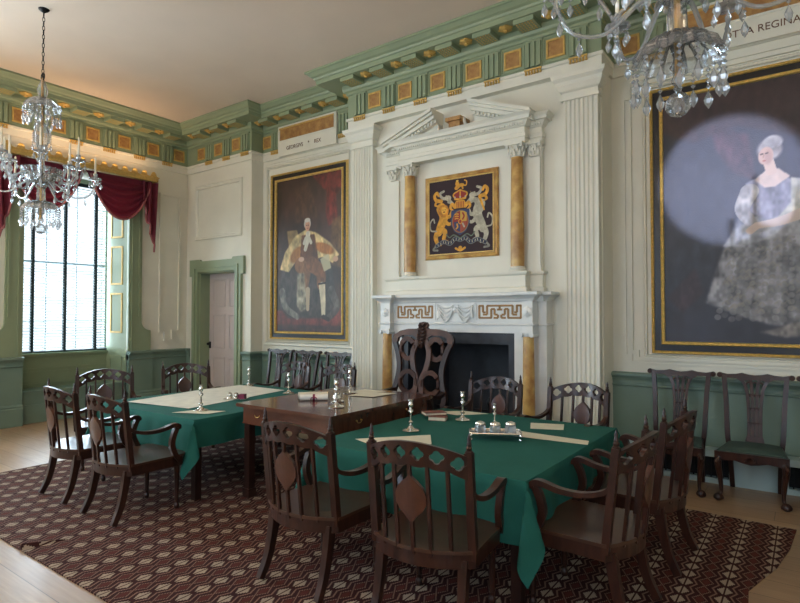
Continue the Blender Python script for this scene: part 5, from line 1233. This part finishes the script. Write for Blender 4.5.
sheet('paper_sheet', [(-2.72, 4.24), (-2.50, 4.42), (-2.26, 4.42), (-2.45, 4.20)], TZ, 'sheet lying behind the russet books on the right table', 'paper', 'paper', PG)
sheet('paper_sheet', [(-3.75, 4.20), (-3.72, 4.50), (-3.45, 4.52), (-3.52, 4.24)], WZ, 'left sheet of the pair at the back of the wooden table', 'paper', 'paper', PG)
sheet('paper_sheet', [(-3.56, 4.05), (-3.55, 4.34), (-3.27, 4.45), (-3.30, 4.12)], WZ+0.003, 'right sheet of the pair at the back of the wooden table', 'paper', 'paper', PG)
def book(x, y, z, rz, w, d, h, label):
    t = empty('book', (x, y, z), rz); tag(t, label, 'book', 'russet books on the right table')
    bm = B(); box(bm, -w/2, w/2, -d/2, d/2, 0, 0.003); box(bm, -w/2, w/2, -d/2, d/2, h-0.003, h); box(bm, -w/2, w/2, d/2-0.004, d/2, 0, h); obj('cover', bm, 'book', t)
    obj('pages', box(B(), -w/2+0.004, w/2-0.004, -d/2+0.003, d/2-0.004, 0.003, h-0.003), 'paper', t)
book(-2.47*KT, 3.93*KT, TZ+0.001, 0.35, 0.15, 0.10, 0.032, 'lower russet leather book of the small pile on the right table'); book(-2.54*KT, 3.98*KT, TZ+0.034, 0.9, 0.19, 0.12, 0.022, 'upper russet leather book lying askew on the pile')
bm_lbl = 'rolled cream document at the back of the wooden table'
def roll(x, y, z, rz, L, r, label, m_, rib):
    t = empty('paper_roll', (x, y, z+r), rz); tag(t, label, 'scroll', 'rolled documents on the wooden table')
    mt = Matrix.Rotation(PI/2, 4, 'Y'); P = [(r, -L/2), (r, L/2), (r*0.8, L/2), (r*0.8, -L/2)]
    bm = B(); n = 20; rings = []
    for (rr, zz) in P: rings.append([bm.verts.new((zz, rr*math.cos(2*PI*k/n), rr*math.sin(2*PI*k/n))) for k in range(n)])
    for i in range(4):
        for k in range(n): bm.faces.new((rings[i][k], rings[i][(k+1) % n], rings[(i+1) % 4][(k+1) % n], rings[(i+1) % 4][k]))
    obj('rolled_sheet', bm, m_, t, True)
    if rib:
        bm = B(); box(bm, -0.012, 0.012, -0.001, 0.001, 0, 0)
        tube(bm, [(0.0, (r+0.002)*math.cos(a), (r+0.002)*math.sin(a)) for a in [2*PI*k/20 for k in range(20)]], 1.0, sq=(0.010, 0.0016), closed=True)
        for s in (-1, 1): tube(bm, [(0, -r*0.9, r*0.3), (s*0.022, -r*1.1, 0.0), (s*0.03, -r*1.05, -r*0.7)], [0.004, 0.005, 0.003], 6)
        obj('ribbon', bm, 'ribbon', t)
roll(-3.62, 3.66, WZ+0.001, 0.72, 0.25, 0.027, 'white rolled document tied with crimson ribbon on the wooden table', 'paperw', True)
roll(-3.69, 3.72, WZ+0.001, 0.72, 0.27, 0.032, 'cream rolled document lying behind the ribboned roll', 'paper', False)

# ------------------------------------------------------------------ chandeliers
def make_chandelier():
    t = empty('crystal_chandelier')      # origin at the bottom ball
    def P_(nm, bm, m_='crystal', par=None, sm=False): return obj(nm, bm, m_, par or t, sm)
    P_('glass_ball', lathe(B(), [(0.008, -0.055), (0.035, -0.043), (0.052, -0.018), (0.052, 0.018), (0.035, 0.043), (0.012, 0.056), (0.02, 0.075), (0.008, 0.09)], 12), 'clear')
    P_('stem', lathe(B(), [(0.012, 0.08), (0.03, 0.11), (0.014, 0.14), (0.035, 0.17), (0.016, 0.20), (0.03, 0.26), (0.045, 0.31), (0.04, 0.44), (0.06, 0.47), (0.06, 0.50), (0.03, 0.56), (0.03, 0.80), (0.055, 0.84), (0.03, 0.88), (0.075, 0.95), (0.085, 1.05), (0.06, 1.13), (0.02, 1.18), (0.02, 1.44), (0.05, 1.48), (0.055, 1.54), (0.03, 1.60), (0.012, 1.66)], 12), 'clear')
    P_('gilt_rod', lathe(B(), [(0.014, 0.10), (0.014, 1.66)], 8), 'brass', None, True)
    P_('lower_dish', lathe(B(), [(0.045, 0.31), (0.10, 0.30), (0.16, 0.255), (0.185, 0.20), (0.175, 0.20), (0.15, 0.25), (0.09, 0.29), (0.045, 0.30)], 64, wob=(0.07, 16)), 'clear')
    P_('bowl', lathe(B(), [(0.05, 0.49), (0.10, 0.52), (0.16, 0.58), (0.195, 0.66), (0.185, 0.66), (0.15, 0.59), (0.09, 0.53), (0.05, 0.50)], 64, wob=(0.06, 16)), 'clear')
    P_('canopy', lathe(B(), [(0.03, 1.44), (0.09, 1.43), (0.15, 1.38), (0.18, 1.32), (0.17, 1.32), (0.14, 1.37), (0.08, 1.42), (0.03, 1.43)], 48, wob=(0.07, 12)), 'clear')
    def strand(n, s, par=t, first={}):
        k = (n, s)
        if k not in first:
            bm = B(); z = 0
            for i in range(n): r = 0.010*s; lathe(bm, [(0.001, z-2*r), (r, z-r), (0.001, z)], 6); z -= 2*r+0.004
            r = 0.017*s; lathe(bm, [(0.001, z-4.4*r), (r*0.8, z-3.2*r), (r, z-2.2*r), (0.001, z)], 6)
            first[k] = bm
            me = bpy.data.meshes.new('pendant'); bm.to_mesh(me); me.materials.append(M['crystal']); first[k] = me
        return first[k]
    def hang(x, y, z, n, s, par=t):
        o = bpy.data.objects.new('pendant', strand(n, s)); COL.objects.link(o); o.parent = par; o.location = (x, y, z)
    for k in range(16): a = 2*PI*k/16+0.1; hang(0.183*math.cos(a), 0.183*math.sin(a), 0.20, 3 if k % 2 else 4, 1.15)
    for k in range(12): a = 2*PI*k/12; hang(0.19*math.cos(a), 0.19*math.sin(a), 0.655, 3, 1.0)
    for k in range(14): a = 2*PI*k/14; hang(0.177*math.cos(a), 0.177*math.sin(a), 1.32, 4 if k % 2 else 3, 1.1)
    for k in range(8): a = 2*PI*k/8; hang(0.12*math.cos(a), 0.12*math.sin(a), 1.40, 6, 1.1)
    for k in range(6): a = 2*PI*k/6; hang(0.085*math.cos(a), 0.085*math.sin(a), 1.05, 5, 1.0)
    ma = {}
    for k in range(12):
        a = 2*PI*k/12+0.13; hi = k % 2; R_ = 0.52 if not hi else 0.40; zz = 0.60 if not hi else 0.74
        rot = Matrix.Rotation(a, 4, 'Z')
        if hi not in ma:
            bm = tube(B(), bezier([(0.05, 0, 0.52), (0.15, 0, 0.50+0.1*hi), (0.30, 0, zz-0.22), (R_-0.07, 0, zz-0.19), (R_, 0, zz-0.06), (R_, 0, zz)], 6), [0.012]*10+[0.0095]*21, 7)
            arm = obj('arm', bm, 'crystal', t); ma[hi] = arm
            bm = lathe(B(), [(0.012, zz), (0.055, zz+0.006), (0.068, zz+0.022), (0.062, zz+0.024), (0.012, zz+0.012), (0.012, zz+0.03), (0.022, zz+0.05), (0.022, zz+0.075), (0.014, zz+0.078)], 14, (R_, 0, 0), wob=(0.05, 7)); obj('drip_pan', bm, 'crystal', arm)
            bm = lathe(B(), [(0.011, zz+0.07), (0.010, zz+0.26), (0.002, zz+0.275)], 8, (R_, 0, 0)); obj('candle', bm, 'candle', arm, True)
            for q in range(4):
                b_ = q*PI/2+0.4; hang(R_+0.062*math.cos(b_), 0.062*math.sin(b_), zz+0.018, 1 if q % 2 else 2, 0.95, arm)
            hang(R_-0.10, 0, zz-0.19, 2, 1.0, arm); hang(R_-0.26, 0, zz-0.20+0.03*hi, 3, 1.0, arm); hang(R_-0.01, 0, zz-0.05, 3, 1.0, arm)
            arm.rotation_euler = (0, 0, a)
        else:
            c = ma[hi].copy(); COL.objects.link(c); c.rotation_euler = (0, 0, a)
            for ch in list(ma[hi].children): d = ch.copy(); COL.objects.link(d); d.parent = c
    # chain to the ceiling
    top = ZC-CHZ; bm = B(); z = 1.66; i = 0
    while z < top-0.02:
        mt = Matrix.Translation((0, 0, z+0.03)) @ Matrix.Rotation(PI/2*(i % 2), 4, 'Z')
        tube(bm, [mt @ Vector((0.012*math.cos(q), 0, 0.030*math.sin(q))) for q in [2*PI*j/10 for j in range(10)]], 0.004, 5, closed=True); z += 0.048; i += 1
    lathe(bm, [(0.012, top-0.04), (0.05, top-0.012), (0.055, top)], 14)
    tube(bm, [(0.04*math.cos(q), 0, 1.68+0.04*math.sin(q)) for q in [2*PI*j/14 for j in range(14)]], 0.007, 6, closed=True)
    obj('chain', bm, 'iron', t, True)
    return t
CHZ = 2.54
ch = make_chandelier(); ch.location = (-6.76, 2.63, CHZ); tag(ch, 'crystal chandelier hanging by a chain in front of the bright window', 'chandelier', 'crystal chandeliers')
dup(ch, (-0.455, 2.74, CHZ), 0.1, 'large near crystal chandelier cut off by the top edge, before the lady portrait', 'crystal chandeliers')
